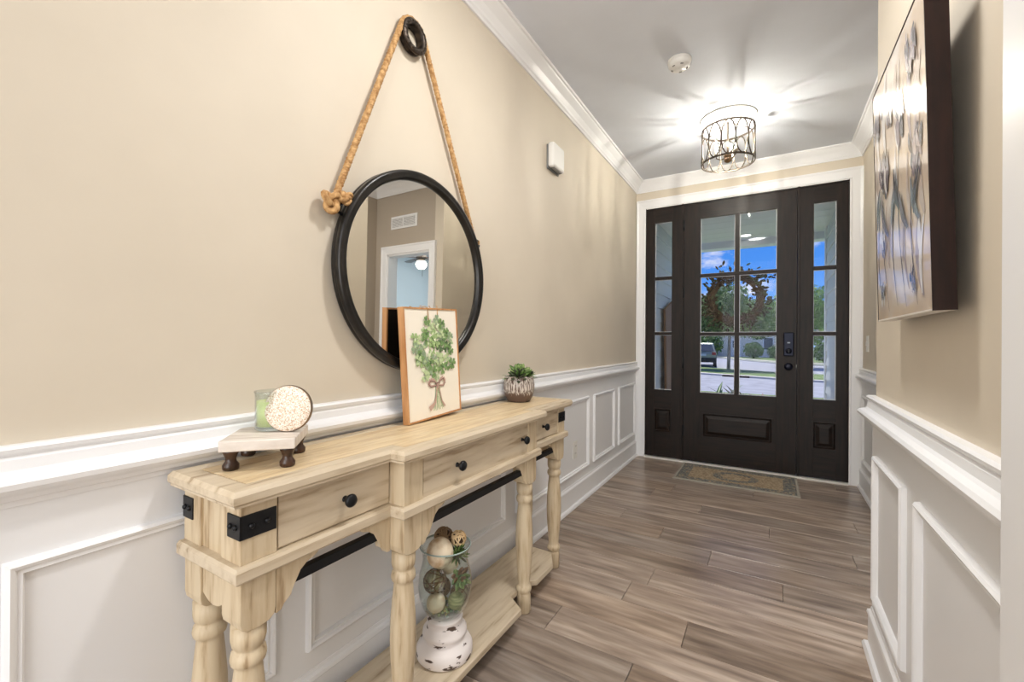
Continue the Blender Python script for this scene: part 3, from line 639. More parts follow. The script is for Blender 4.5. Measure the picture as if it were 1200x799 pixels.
# ------------------------------------------------------------------ framed clover picture leaning on the mirror
def clover_picture():
    w, h, d = .314, .410, .026
    lean = -math.asin(.016/.41)
    P = thing('clover_picture', 'light wood framed print of a green clover bouquet leaning on the mirror', 'picture', (.080, 1.094, ZT+.001), (math.radians(2.3), lean, math.radians(2.6)))
    # local: x out of the wall, y along, z up; back face at x=0
    fw = .006; wood = nmat('light_cherry_wood', srgb(178, 124, 76), srgb(208, 156, 104), scale=(10, 10, 1), nscale=6, rough=.45)
    MB().box(0, d, 0, fw, 0, h).build('frame_side', wood, P); MB().box(0, d, w-fw, w, 0, h).build('frame_side', wood, P)
    MB().box(0, d, fw, w-fw, 0, fw).build('frame_side', wood, P); MB().box(0, d, fw, w-fw, h-fw, h).build('frame_side', wood, P)
    MB().box(.010, d-.003, fw, w-fw, fw, h-fw).build('print_board', mat('cream_paper', srgb(246, 238, 222), .6), P)
    MB().box(.002, .010, fw, w-fw, fw, h-fw).build('back_board', M['darkwood'], P)
    X = d-.003; rnd = random.Random(3)
    greens = [mat('clover_green_%d' % i, c, .6) for i, c in enumerate([srgb(118, 150, 92), srgb(160, 186, 126), srgb(192, 210, 160), srgb(86, 112, 74), srgb(218, 228, 190), srgb(148, 168, 134)])]
    gm = MB()
    def heart(cy, cz, a, s_, mi, lay):
        pts = []
        for k in range(14):
            t_ = 2*PI*k/14; hx = 16*math.sin(t_)**3/17; hy = (13*math.cos(t_)-5*math.cos(2*t_)-2*math.cos(3*t_)-math.cos(4*t_))/17+1.0
            pts.append((hx*s_*.5, hy*s_*.5))
        vs = [(X+.0003+lay*.00003, cy, cz)] + [(X+.0003+lay*.00003, cy+p[0]*math.cos(a)-p[1]*math.sin(a), cz+p[0]*math.sin(a)+p[1]*math.cos(a)) for p in pts]
        gm.add(vs, [(0, i+1, (i+1) % 14+1) for i in range(14)], False, mi)
    lay = 0; cy0, cz0 = .166, .262
    spots = []
    for i in range(38):
        for _ in range(60):
            a = rnd.uniform(0, 2*PI); r = math.sqrt(rnd.random()); y = cy0+r*.108*math.cos(a); z = cz0+r*.098*math.sin(a)
            if all((y-p[0])**2+(z-p[1])**2 > .00060 for p in spots): break
        spots.append((y, z))
    spots += [(.048, .300), (.052, .262), (.262, .195), (.098, .160), (.120, .362), (.178, .365), (.205, .350), (.232, .318), (.256, .300), (.075, .235), (.060, .222), (.255, .245)]
    for (y, z) in spots:
        a0 = rnd.uniform(0, 2*PI); s_ = rnd.uniform(.021, .030); k = rnd.choice([0, 1, 1, 2, 2, 3, 4, 5, 0])
        for j in range(rnd.choice([3, 4])): lay += 1; heart(y, z, a0+j*2*PI/(3.4), s_, k, lay)
        lay += 1; heart(y, z, a0+.3, s_*.55, (k+3) % 6, lay)
    gm.build('painted_clovers', greens, P, recalc=False)
    sm = MB()
    for i in range(22):
        y0 = .160+rnd.uniform(-.012, .020); y1 = .172+(i-11)*.0030+rnd.uniform(-.002, .002); yt = cy0+rnd.uniform(-.05, .05)
        w_ = .0009; x = X+.00025+i*.00001
        for (a, za), (b, zb_) in (((yt, .215), (y0+.004, .122)), ((y0+.004, .122), (y1, rnd.uniform(.024, .034)))):
            sm.add([(x, a-w_, za), (x, a+w_, za), (x, b+w_, zb_), (x, b-w_, zb_)], [(0, 1, 2, 3)], False, i % 3)
    sm.build('painted_stems', [greens[1], greens[2], greens[5]], P, recalc=False)
    rb = MB(); pink = [mat('dusty_pink', srgb(196, 164, 150), .6), mat('brown_pink', srgb(120, 92, 84), .6)]
    def strip(pts, w_, mi, x):
        for (a, za, wa), (b, zb_, wb) in zip(pts, pts[1:]):
            dx, dz = b-a, zb_-za; l = math.hypot(dx, dz); nx, nz_ = -dz/l, dx/l
            rb.add([(x, a+nx*wa, za+nz_*wa), (x, a-nx*wa, za-nz_*wa), (x, b-nx*wb, zb_-nz_*wb), (x, b+nx*wb, zb_+nz_*wb)], [(0, 1, 2, 3)], False, mi)
    cy, cz = .168, .118; X2 = X+.003
    loopL = [(cy-.004, cz+.004, .002), (cy-.018, cz+.020, .006), (cy-.040, cz+.024, .007), (cy-.052, cz+.012, .006), (cy-.040, cz+.000, .004), (cy-.004, cz+.002, .002)]
    loopR = [(cy+.004, cz+.004, .002), (cy+.018, cz+.020, .006), (cy+.036, cz+.026, .007), (cy+.046, cz+.010, .006), (cy+.034, cz-.004, .004), (cy+.004, cz+.002, .002)]
    rb2 = X+.0032
    strip(loopL, .003, 0, X2); strip(loopR, .003, 0, rb2)
    strip([(p[0], p[1]-.003, .0014) for p in loopL], .003, 1, X2+.0003); strip([(p[0], p[1]-.003, .0014) for p in loopR], .003, 1, rb2+.0003)
    strip([(cy, cz+.006, .004), (cy-.010, cz-.035, .003), (cy-.020, cz-.065, .006), (cy-.052, cz-.082, .010)], .003, 0, X2)
    strip([(cy, cz+.006, .003), (cy+.014, cz-.030, .003), (cy+.020, cz-.060, .003), (cy+.040, cz-.085, .004)], .003, 0, rb2)
    strip([(cy-.012, cz+.006, .004), (cy+.014, cz+.010, .004)], .003, 1, X2+.0001)
    rb.build('painted_ribbon', pink, P, recalc=False)
    MB().tube([(.006, .105, h-.004), (.010, .110, h+.008), (.014, .118, h+.004), (.020, .125, h+.006), (.026, .130, h-.002), (.0275, .132, h-.05)], .0016, 6).tube([(.006, .215, h-.004), (.010, .205, h+.012), (.016, .200, h+.004), (.024, .190, h+.002), (.0275, .186, h-.05)], .0016, 6).build('hanging_wire', M['rope'], P)
clover_picture()

# ------------------------------------------------------------------ riser with candle and lid
def riser():
    c = Vector((.124, .596, ZT)); a = math.radians(47)
    R_ = thing('wooden_riser', 'small whitewashed wooden riser on four dark turned feet at the table end', 'riser', c, (0, 0, a))
    # local x along the edge nearest the camera
    MB().box(-.0775, .0775, -.085, .085, .044, .069).build('riser_top', nmat('whitewashed_riser', srgb(190, 174, 160), srgb(228, 220, 210), scale=(1, 10, 3), nscale=9, detail=6, lo=.3, hi=.6, rough=.55), R_, bevel=.003)
    for x in (-.058, .058):
        for y in (-.064, .064):
            MB().lathe([(0, 0), (.013, 0), (.0165, .003), (.017, .012), (.0115, .020), (.0105, .026), (.0135, .034), (.0165, .040), (.0165, .046), (0, .046)], 18, (x, y, 0)).build('foot', M['walnut'], R_)
riser()
ZR = ZT+.069
c = (.098, .625, ZR+.0005)
cd = thing('jar_candle', 'pale green candle in a clear glass jar on the wooden riser', 'candle', c)
MB().lathe([(0, .006), (.037, .006), (.040, .010), (.040, .080), (.041, .090), (.0425, .096), (.041, .097), (.0392, .090), (.038, .080), (.038, .012), (0, .010)], 32).build('glass_jar', M['vglass'], cd)
MB().lathe([(0, 0), (.036, 0), (.040, .003), (.040, .007), (0, .007)], 32).build('glass_foot', M['vglass'], cd)
MB().lathe([(0, .011), (.0372, .011), (.0372, .072), (.034, .070), (0, .069)], 32).build('wax', mat('pale_green_wax', srgb(214, 220, 158), .5), cd)
MB().tube([(0, 0, .069), (.002, 0, .078)], .001, 5).build('wick', M['black'], cd)
# lid leaning on the jar, facing the camera
gl = mat('glitter_disc', srgb(214, 200, 186), .35)
t_ = gl.node_tree; b_ = t_.nodes['Principled BSDF']; vo = N(t_, 'ShaderNodeTexVoronoi'); vo.inputs['Scale'].default_value = 480
tcn = N(t_, 'ShaderNodeTexCoord'); t_.links.new(tcn.outputs['Object'], vo.inputs['Vector'])
sp = N(t_, 'ShaderNodeSeparateColor'); t_.links.new(vo.outputs['Color'], sp.inputs[0])
rp = N(t_, 'ShaderNodeValToRGB'); rp.color_ramp.elements[0].color = srgb(172, 136, 102); rp.color_ramp.elements[1].color = srgb(240, 232, 222); e_ = rp.color_ramp.elements.new(.45); e_.color = srgb(218, 200, 180)
t_.links.new(sp.outputs[0], rp.inputs[0]); t_.links.new(rp.outputs[0], b_.inputs['Base Color']); b_.inputs['Metallic'].default_value = .25
bpn = N(t_, 'ShaderNodeBump'); bpn.inputs['Strength'].default_value = .5; bpn.inputs['Distance'].default_value = .001; t_.links.new(vo.outputs['Distance'], bpn.inputs['Height']); t_.links.new(bpn.outputs[0], b_.inputs['Normal'])
ld = thing('candle_lid', 'round glittery beige candle lid propped against the green candle', 'lid', (.158, .628, ZR+.0565))
fwd = Vector((.60, -.86, .12)).normalized()
ld.rotation_euler = fwd.to_track_quat('Z', 'Y').to_euler()
MB().lathe([(0, .006), (.050, .006), (.055, .004)], 48).build('glitter_face', gl, ld)
MB().lathe([(.055, .004), (.057, .001), (.057, -.006), (.054, -.008), (0, -.008)], 48).build('metal_rim', mat('warm_metal', srgb(150, 130, 112), .3, .9), ld)

# ------------------------------------------------------------------ leaf helper and potted succulent
def leafmesh(mb, base_, d, up, L, w, curl=.2, mi=0, thick=.25, tip=1.0):
    d = Vector(d).normalized(); up = Vector(up); side = d.cross(up)
    side = side.normalized() if side.length > 1e-4 else d.orthogonal().normalized(); nn = side.cross(d).normalized()
    prof = [(0, .35), (.25, .8), (.55, 1.0), (.8, .7), (1.0, .06)]; vs = []
    for t_, ww in prof:
        c_ = Vector(base_)+d*(L*t_)+nn*(curl*L*t_*t_)
        vs += [c_-side*w*ww, c_+nn*(-w*thick*ww), c_+side*w*ww, c_+nn*(w*thick*ww*.4)]
    fs = []
    for i in range(4):
        for j in range(4): fs.append((i*4+j, i*4+(j+1) % 4, i*4+4+(j+1) % 4, i*4+4+j))
    fs += [(3, 2, 1, 0), (16, 17, 18, 19)]
    mb.add(vs, fs, True, mi)
def rosette(mb, c, nrm, R, rings=4, per=7, mi=0, w=.36, rr=random):
    nrm = Vector(nrm).normalized(); a1 = nrm.orthogonal().normalized(); a2 = nrm.cross(a1)
    for k in range(rings):
        el = math.radians(12+68*k/max(1, rings-1)); L = R*(1-.17*k)
        for j in range(per):
            a = 2*PI*(j+.5*(k % 2))/per+rr.uniform(-.12, .12)
            rad = a1*math.cos(a)+a2*math.sin(a); d = rad*math.cos(el)+nrm*math.sin(el)
            leafmesh(mb, Vector(c)+rad*R*.06+nrm*.004*k, d, nrm, L*rr.uniform(.85, 1.08), L*w*.5, .22, mi if isinstance(mi, int) else rr.choice(mi))
gA = mat('succulent_green', srgb(92, 122, 60), .45); gB = mat('succulent_light_green', srgb(140, 162, 98), .45); gC = mat('succulent_dark', srgb(58, 66, 44), .5); gD = mat('succulent_rust', srgb(142, 102, 72), .5)
PT = thing('potted_succulent', 'green succulent in a round brown pot with pale vertical streaks', 'potted plant', (.112, 1.842, ZT+.001))
gz = mat('streaked_glaze', srgb(96, 78, 68), .38); t_ = gz.node_tree; b_ = t_.nodes['Principled BSDF']
tcn = N(t_, 'ShaderNodeTexCoord'); mpn = N(t_, 'ShaderNodeMapping'); mpn.inputs['Scale'].default_value = (42, 42, 3.5); t_.links.new(tcn.outputs['Object'], mpn.inputs[0])
n1 = N(t_, 'ShaderNodeTexNoise'); n1.inputs['Scale'].default_value = 6; n1.inputs['Detail'].default_value = 3; t_.links.new(mpn.outputs[0], n1.inputs['Vector'])
spn = N(t_, 'ShaderNodeSeparateXYZ'); t_.links.new(tcn.outputs['Object'], spn.inputs[0])
mrn = N(t_, 'ShaderNodeMapRange'); mrn.inputs[1].default_value = .014; mrn.inputs[2].default_value = .050; mrn.inputs[3].default_value = -.35; mrn.inputs[4].default_value = 0; t_.links.new(spn.outputs['Z'], mrn.inputs[0])
ad = N(t_, 'ShaderNodeMath', operation='ADD'); t_.links.new(n1.outputs[0], ad.inputs[0]); t_.links.new(mrn.outputs[0], ad.inputs[1])
rp = N(t_, 'ShaderNodeValToRGB'); rp.color_ramp.elements[0].position = .44; rp.color_ramp.elements[1].position = .56; rp.color_ramp.elements[0].color = srgb(98, 78, 68); rp.color_ramp.elements[1].color = srgb(205, 196, 186)
t_.links.new(ad.outputs[0], rp.inputs[0]); t_.links.new(rp.outputs[0], b_.inputs['Base Color'])
MB().lathe([(0, 0), (.050, 0), (.056, .004), (.069, .030), (.077, .064), (.077, .084), (.072, .112), (.066, .124), (.062, .124), (.064, .112), (.064, .10), (0, .10)], 40).build('pot', gz, PT)
MB().lathe([(0, .114), (.063, .112), (.064, .10)], 24).build('soil', nmat('dark_soil', srgb(40, 34, 30), srgb(80, 74, 66), nscale=90, rough=.9), PT)
rr = random.Random(5); fm = MB()
rosette(fm, (.002, -.002, .142), (.25, -.35, .9), .054, 5, 8, [0, 1, 1], .55, rr)
rosette(fm, (.024, .034, .126), (.5, .5, .8), .048, 4, 7, [0, 1, 2], .45, rr)
rosette(fm, (.022, -.042, .124), (.4, -.7, .6), .048, 4, 7, [0, 2, 2], .40, rr)
rosette(fm, (-.030, .016, .126), (-.5, .3, .8), .046, 3, 7, [0, 2], .45, rr)
for i in range(34):
    a = rr.uniform(0, 2*PI); leafmesh(fm, (.042*math.cos(a), .042*math.sin(a), .116), (math.cos(a), math.sin(a), rr.uniform(.0, 1.0)), (0, 0, 1), rr.uniform(.035, .058), .0075, -.2, rr.choice([0, 2, 2]))
leafmesh(fm, (-.005, -.03, .125), (.1, -1, .28), (0, 0, 1), .070, .006, -.1, 2); leafmesh(fm, (0, .03, .125), (.1, 1, .35), (0, 0, 1), .062, .006, -.3, 2)
o = fm.build('succulent_leaves', [gA, gB, gC], PT); o['kind'] = 'stuff'

# ------------------------------------------------------------------ hurricane vase and its contents
vx, vy, vz = .238, 1.135, .090
chip = nmat('chipped_white_paint', srgb(232, 224, 220), srgb(84, 66, 56), scale=(1, 1, 2.6), nscale=20, detail=5, lo=.60, hi=.63, rough=.6, bump=.2)
VS = thing('hurricane_vase', 'tall glass hurricane vase on a chipped white pedestal on the lower shelf', 'vase', (vx, vy, vz+.001))
MB().lathe([(0, 0), (.088, 0), (.093, .006), (.093, .030), (.086, .044), (.070, .056), (.066, .064), (.074, .074), (.073, .086), (.060, .102), (.055, .116), (.060, .124), (.059, .130), (0, .130)], 44).build('pedestal', chip, VS)
gp = [(0, .132), (.046, .132), (.058, .140), (.075, .165), (.086, .200), (.090, .235), (.086, .270), (.078, .300), (.074, .322), (.078, .345), (.084, .362), (.0855, .364), (.0825, .360)]
inner = [(r-.0025, z) for r, z in reversed(gp[3:-2])] + [(.044, .136), (0, .136)]
MB().lathe(gp+inner, 48).build('glass_bowl', M['vglass'], VS)
MB().lathe([(.0835, .361), (.0860, .362), (.0865, .3645), (.0850, .3665), (.0835, .3655), (.0835, .361)], 48).build('glass_rim', mat('green_glass_edge', srgb(160, 176, 170), .1), VS)
vine = nmat('brown_twine', srgb(84, 62, 44), srgb(134, 102, 70), nscale=60, rough=.8)
cream = nmat('mottled_cream', srgb(196, 166, 130), srgb(236, 220, 194), nscale=26, detail=5, lo=.32, hi=.55, rough=.75, bump=.3)
def decor(c, r, kind, label, squash=(1, 1, 1), seed=0):
    rr = random.Random(seed); c = Vector((vx+c[0], vy+c[1], vz+c[2]))
    t_ = thing('decorative_ball', label, 'ball', c, group='decorative balls in the hurricane vase')
    mb = MB().ball((0, 0, 0), r, 20, squash=squash)
    if kind == 'cream': mb.build('ball', cream, t_)
    elif kind == 'green': mb.build('ball', nmat('green_fibre', srgb(120, 124, 84), srgb(176, 174, 132), scale=(3, 3, 14), nscale=14, rough=.8, bump=.4), t_)
    elif kind == 'vine':
        MB().ball((0, 0, 0), r*.93, 18).build('ball', nmat('pale_moss', srgb(120, 112, 84), srgb(176, 168, 134), nscale=40, rough=.9), t_)
        for i in range(9):
            n = Vector((rr.gauss(0, 1), rr.gauss(0, 1), rr.gauss(0, 1))).normalized(); a1 = n.orthogonal().normalized(); a2 = n.cross(a1); h_ = rr.uniform(-.6, .6)
            q = math.sqrt(1-h_*h_); MB().tube([(n*h_+a1*math.cos(a)*q+a2*math.sin(a)*q)*r*(1+.02*math.sin(5*a)) for a in [2*PI*k/24 for k in range(24)]], r*.055, 5, True).build('twine', vine, t_)
    elif kind == 'wicker':
        MB().ball((0, 0, 0), r*.8, 12).build('core', mat('core_brown', srgb(66, 48, 32), .9), t_)
        mb = MB(); wm = nmat('wicker_'+str(seed), *( (srgb(186, 150, 104), srgb(232, 206, 164)) if seed % 2 else (srgb(110, 86, 62), srgb(168, 140, 108))), nscale=9, rough=.8)
        for i in range(20):
            n = Vector((rr.gauss(0, 1), rr.gauss(0, 1), rr.gauss(0, 1))).normalized(); a1 = n.orthogonal().normalized(); a2 = n.cross(a1); h_ = rr.uniform(-.75, .75); q = math.sqrt(1-h_*h_)
            mb.tube([(n*h_+a1*math.cos(a)*q+a2*math.sin(a)*q)*r*(.97+.03*math.sin(4*a+i)) for a in [2*PI*k/20 for k in range(18)]], r*.085, 5, True)
        o_ = mb.build('wicker_weave', wm, t_); o_['kind'] = 'stuff'
    return t_
# positions: x toward the camera side (+), y away along the wall
decor((.010, -.040, .355), .044, 'cream', 'large mottled cream ball sticking out of the vase top on the left', (1, 1, 1.12), 1)
decor((-.030, .028, .372), .032, 'wicker', 'brown woven twig ball at the back of the vase top', seed=2)
decor((.028, .034, .378), .026, 'wicker', 'light tan wicker ball on top of the vase at right', seed=3)
decor((-.008, -.042, .258), .037, 'vine', 'pale ball wrapped in brown twine inside the vase on the left', seed=4)
decor((.000, -.046, .192), .031, 'cream', 'small cream ball low inside the vase on the left', seed=5)
decor((.044, .004, .186), .028, 'green', 'olive green fibre ball low in the middle of the vase', seed=6)
decor((.022, .050, .184), .030, 'vine', 'twine-wrapped ball low inside the vase on the right', seed=7)
decor((-.036, .022, .200), .032, 'wicker', 'brown woven ball hidden behind others inside the vase', seed=8)
decor((-.010, .030, .285), .034, 'cream', 'cream ball behind the rust succulent inside the vase', seed=9)
def succ(c, n, R, mi, label, seed, w=.36, per=9, rings=5):
    t_ = thing('artificial_succulent', label, 'artificial plant', (vx+c[0], vy+c[1], vz+c[2]), group='artificial succulents in the hurricane vase')
    mb = MB(); rosette(mb, (0, 0, 0), n, R, rings, per, mi, w, random.Random(seed))
    o_ = mb.build('succulent_leaves', [gA, gB, gC, gD], t_); o_['kind'] = 'stuff'
succ((.038, .016, .335), (.6, -.5, .6), .040, [0, 0, 1, 2], 'bright green spiky succulent near the vase rim', 1, .18, 14)
succ((.050, .014, .262), (.8, -.6, .2), .038, [3, 3, 1, 0], 'rust and green rosette succulent in the middle of the vase', 2, .5)
bs = thing('berry_cluster', 'cluster of small green beads at the bottom of the glass vase', 'beads', (vx, vy, vz))
rr = random.Random(9); bmat = [mat('bead_green', srgb(150, 168, 120), .25), mat('bead_teal', srgb(104, 130, 112), .25), mat('bead_gold', srgb(190, 176, 120), .3)]
for i in range(46):
    a = rr.uniform(0, 2*PI); r = .052*math.sqrt(rr.random()); z = .143+rr.random()*.022+r*.12
    MB().ball((r*math.cos(a), r*math.sin(a), z), rr.uniform(.0045, .0065), 8).build('bead', rr.choice(bmat), bs)

# ------------------------------------------------------------------ flower painting on the near wall
def painting():
    Hh, Ww, Dp = .668, .505, .036
    P = thing('flower_painting', 'large painting of grey flowers in a dark wooden frame on the near right wall', 'painting', (BX-.026, 1.157, 1.206), (0, -math.radians(1.4), 0))
    # local -x faces the room
    f = .004
    for a in ((0, f, 0, Hh), (Ww-f, Ww, 0, Hh)): MB().box(-Dp, 0, a[0], a[1], a[2], a[3]).build('frame_side', M['espresso'], P)
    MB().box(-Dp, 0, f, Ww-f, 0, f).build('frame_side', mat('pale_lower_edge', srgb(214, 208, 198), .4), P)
    MB().box(-Dp, 0, f, Ww-f, Hh-f, Hh).build('frame_side', M['espresso'], P)
    MB().box(-.006, -.001, f, Ww-f, f, Hh-f).build('back_board', M['espresso'], P)
    cv = nmat('painted_canvas', srgb(214, 196, 178), srgb(236, 226, 216), nscale=5, detail=5, rough=.16, lo=.35, hi=.65, c3=srgb(228, 208, 184), c3pos=.5, coat=.5)
    MB().box(-Dp+.001, -.006, f, Ww-f, f, Hh-f).build('canvas', cv, P)
    cols = [mat('stroke_%d' % i, c, .18, coat=.4) for i, c in enumerate([srgb(150, 138, 144), srgb(112, 102, 108), srgb(184, 172, 172), srgb(88, 88, 94), srgb(206, 190, 178), srgb(134, 140, 146), srgb(240, 236, 232)])]
    rr = random.Random(11); mb = MB(); X = -Dp+.0007; lay = [0]
    def stroke(y, z, a, L, w, mi):
        lay[0] += 1; x = X-.00002*lay[0]-.0002; n = 7; vs = []
        for i in range(n+1):
            t_ = i/n; ww = w*math.sin(PI*min(.96, .06+t_*.9))**.7; c_ = .12*L*math.sin(PI*t_); yy = y+math.sin(a)*L*t_+math.cos(a)*c_; zz = z+math.cos(a)*L*t_-math.sin(a)*c_
            vs += [(x, yy-math.cos(a)*ww, zz+math.sin(a)*ww), (x, yy+math.cos(a)*ww, zz-math.sin(a)*ww)]
        lim = lambda p: (p[0], min(max(p[1], f+.001), Ww-f-.001), min(max(p[2], f+.001), Hh-f-.001))
        mb.add([lim(p) for p in vs], [(2*i, 2*i+1, 2*i+3, 2*i+2) for i in range(n)], False, mi)
    for i in range(26): stroke(rr.uniform(.03, Ww-.03), rr.uniform(.02, Hh-.2), rr.uniform(-.2, .2), rr.uniform(.1, .22), rr.uniform(.008, .02), rr.choice([4, 2, 6]))
    stems = [(.10, .02, .40), (.19, .02, .55), (.27, .03, .36), (.36, .02, .50), (.44, .04, .30)]
    for y, z0, z1 in stems: stroke(y, z0, rr.uniform(-.05, .05), z1-z0, .0025, 3)
    def bloom(y, z, s_):
        for k in range(16):
            stroke(y+rr.gauss(0, .35*s_), z+rr.uniform(-.8, .5)*s_, rr.uniform(-.5, .5), rr.uniform(.6, 1.2)*s_, rr.uniform(.10, .24)*s_, rr.choice([0, 1, 2, 0, 1, 3, 6]))
    for y, z, s_ in [(.09, .33, .055), (.20, .46, .065), (.37, .38, .070), (.30, .52, .05), (.44, .55, .05), (.10, .56, .05), (.40, .20, .04), (.42, .06, .035), (.12, .07, .03)]: bloom(y, z, s_)
    for y, z, a, L in [(.06, .20, .5, .12), (.10, .22, -.5, .10), (.15, .20, .55, .12), (.30, .24, -.6, .12), (.34, .22, .5, .14), (.22, .26, .35, .12), (.46, .26, -.4, .12)]: stroke(y, z, a, L, .012, rr.choice([3, 5, 1]))
    mb.build('painted_flowers', cols, P, recalc=False)
    MB().tube([(-.002, .07, Hh-.20), (.010, .07, Hh-.195), (.014, .07, Hh-.205), (.010, .07, Hh-.215), (.016, .07, Hh-.225)], .0018, 6).build('hanging_hook', mat('steel', srgb(170, 168, 165), .3, .9), P)
painting()

# ------------------------------------------------------------------ door mat
mm = mat('woven_mat', srgb(190, 164, 128), .95); t_ = mm.node_tree; b_ = t_.nodes['Principled BSDF']
tcn = N(t_, 'ShaderNodeTexCoord'); spn = N(t_, 'ShaderNodeSeparateXYZ'); t_.links.new(tcn.outputs['Object'], spn.inputs[0])
def mth(op, a, b=None):
    n = N(t_, 'ShaderNodeMath', operation=op)
    for i, s_ in enumerate((a, b)):
        if s_ is None: continue
        if isinstance(s_, (int, float)): n.inputs[i].default_value = s_
        else: t_.links.new(s_, n.inputs[i])
    return n.outputs[0]
ax = mth('ABSOLUTE', spn.outputs['X']); ay = mth('ABSOLUTE', spn.outputs['Y'])
edge = mth('MAXIMUM', mth('GREATER_THAN', ax, .345), mth('GREATER_THAN', ay, .175))
rr2 = mth('SQRT', mth('ADD', mth('POWER', mth('DIVIDE', spn.outputs['X'], .155), 2), mth('POWER', mth('DIVIDE', spn.outputs['Y'], .125), 2)))
nzm = N(t_, 'ShaderNodeTexNoise'); nzm.inputs['Scale'].default_value = 45; nzm.inputs['Detail'].default_value = 3; t_.links.new(tcn.outputs['Object'], nzm.inputs['Vector'])
rr3 = mth('ADD', rr2, mth('MULTIPLY', mth('SUBTRACT', nzm.outputs[0], .5), .7))
oval = mth('MULTIPLY', mth('GREATER_THAN', rr3, .72), mth('LESS_THAN', rr3, 1.1))
fac = mth('MAXIMUM', edge, oval); fac = mth('MULTIPLY', fac, mth('GREATER_THAN', nzm.outputs[0], .40))
mxn = N(t_, 'ShaderNodeMix', data_type='RGBA'); t_.links.new(fac, mxn.inputs[0])
n3 = N(t_, 'ShaderNodeTexNoise'); n3.inputs['Scale'].default_value = 70; t_.links.new(tcn.outputs['Object'], n3.inputs['Vector'])
ra = N(t_, 'ShaderNodeValToRGB'); ra.color_ramp.elements[0].position = .35; ra.color_ramp.elements[1].position = .65; ra.color_ramp.elements[0].color = srgb(138, 118, 94); ra.color_ramp.elements[1].color = srgb(182, 164, 136)
rb_ = N(t_, 'ShaderNodeValToRGB'); rb_.color_ramp.elements[0].position = .35; rb_.color_ramp.elements[1].position = .65; rb_.color_ramp.elements[0].color = srgb(84, 86, 86); rb_.color_ramp.elements[1].color = srgb(132, 130, 122)
t_.links.new(n3.outputs[0], ra.inputs[0]); t_.links.new(n3.outputs[0], rb_.inputs[0]); t_.links.new(ra.outputs[0], mxn.inputs[6]); t_.links.new(rb_.outputs[0], mxn.inputs[7]); t_.links.new(mxn.outputs[2], b_.inputs['Base Color'])
DM = thing('door_mat', 'small woven rug with blue-grey border and oval medallion before the front door', 'rug', (.920, 4.085, 0), (0, 0, math.radians(.2)))
MB().box(-.436, .436, -.255, .255, .0003, .007).build('mat_body', mm, DM, bevel=.002)
MB().sweep([(-.436, -.255), (.436, -.255), (.436, .255), (-.436, .255)], [(-.012, .0003), (-.012, .007), (-.008, .009), (.004, .009), (.006, .006)], True).build('edge_binding', mat('grey_binding', srgb(160, 154, 142), .9), DM)

# ------------------------------------------------------------------ wreath on the outside of the door
WR = thing('wreath', 'brown twig and leaf wreath hanging outside the front door glass', 'wreath', (.888, D+.095, 1.55))
rr = random.Random(4); mb = MB()
for i in range(26):
    ph = rr.uniform(0, 2*PI); q = []
    for k in range(40):
        a = 2*PI*k/40; r = .205+.030*math.cos(3*a*(1 if i % 2 else 1)+ph)+rr.uniform(-.006, .006); q.append((r*math.cos(a), .022*math.sin(5*a+ph), r*math.sin(a)))
    mb.tube(q, .0045, 4, True)
tw = mb.build('twig_ring', nmat('brown_twigs', srgb(52, 40, 30), srgb(92, 74, 54), nscale=30, rough=.9), WR); tw['kind'] = 'stuff'
mb = MB()
for i in range(420):
    a = rr.uniform(0, 2*PI); r = rr.gauss(.225, .045); d = Vector((math.cos(a)+rr.gauss(0, .6), rr.gauss(0, .35), math.sin(a)+rr.gauss(0, .6)))
    leafmesh(mb, (r*math.cos(a), rr.uniform(-.02, .03), r*math.sin(a)), d, (0, 1, 0), rr.uniform(.03, .055), rr.uniform(.007, .012), .1, rr.choice([0, 0, 1]))
lv = mb.build('wreath_leaves', [mat('dry_leaf_brown', srgb(72, 62, 42), .8), mat('dry_leaf_olive', srgb(74, 84, 52), .8)], WR, recalc=False); lv['kind'] = 'stuff'
MB().tube([(0, 0, .20), (0, -.006, .60), (0, -.012, .90)], .003, 6).build('hanging_cord', M['bronze'], WR)

# ------------------------------------------------------------------ porch
sid = mat('white_lap_siding', srgb(226, 230, 234), .6); wext = mat('white_exterior_trim', srgb(238, 240, 244), .5)
struct(MB().box(-.6, 2.2, D+.10, 7.2, -.25, -.03).build('floor_porch', nmat('pale_concrete', srgb(186, 184, 180), srgb(204, 202, 198), nscale=10, rough=.85)), 'pale concrete porch floor')
PC = struct(MB().box(-.3, WX+.12, D+.12, 7.30, 2.66, 2.76).build('ceiling_porch', wext), 'white board porch ceiling')
for i in range(9): MB().box(-.05, WX+.0, D+.13+.285*i, D+.13+.285*i+.280, 2.640, 2.66).build('soffit_board', M['white'], PC, bevel=.003)
struct(MB().box(-.3, WX+.1, 7.08, 7.28, 2.545, 2.66).build('trim_11', wext), 'white porch beam')
def siding(name, xface, s_, y0, y1, z1, label):
    x_in = xface-s_*.11
    w = struct(MB().box(min(x_in, xface), max(x_in, xface), y0, y1, -.25, z1).build(name, wext), label)
    n = int((z1+.2)/.178)
    for k in range(n):
        z = -.2+.178*k; a = z; b = min(z+.19, z1)
        vs = [(xface, y, zz) for y in (y0, y1) for zz in (a, b)] + [(xface+s_*.020, y, a) for y in (y0, y1)] + [(xface+s_*.004, y, b) for y in (y0, y1)]
        MB().add(vs, [(0, 1, 3, 2), (4, 5, 7, 6), (0, 2, 5, 4), (1, 6, 7, 3), (0, 4, 6, 1), (2, 3, 7, 5)]).build('lap_board', sid, w)
    MB().box(xface-s_*.112, xface+s_*.026, y1-.10, y1+.02, -.25, z1).build('corner_board', wext, w)
    return w
siding('wall_porch_left', -.06, 1, D+.12, 6.75, 2.66, 'white lap siding on the left side of the porch')
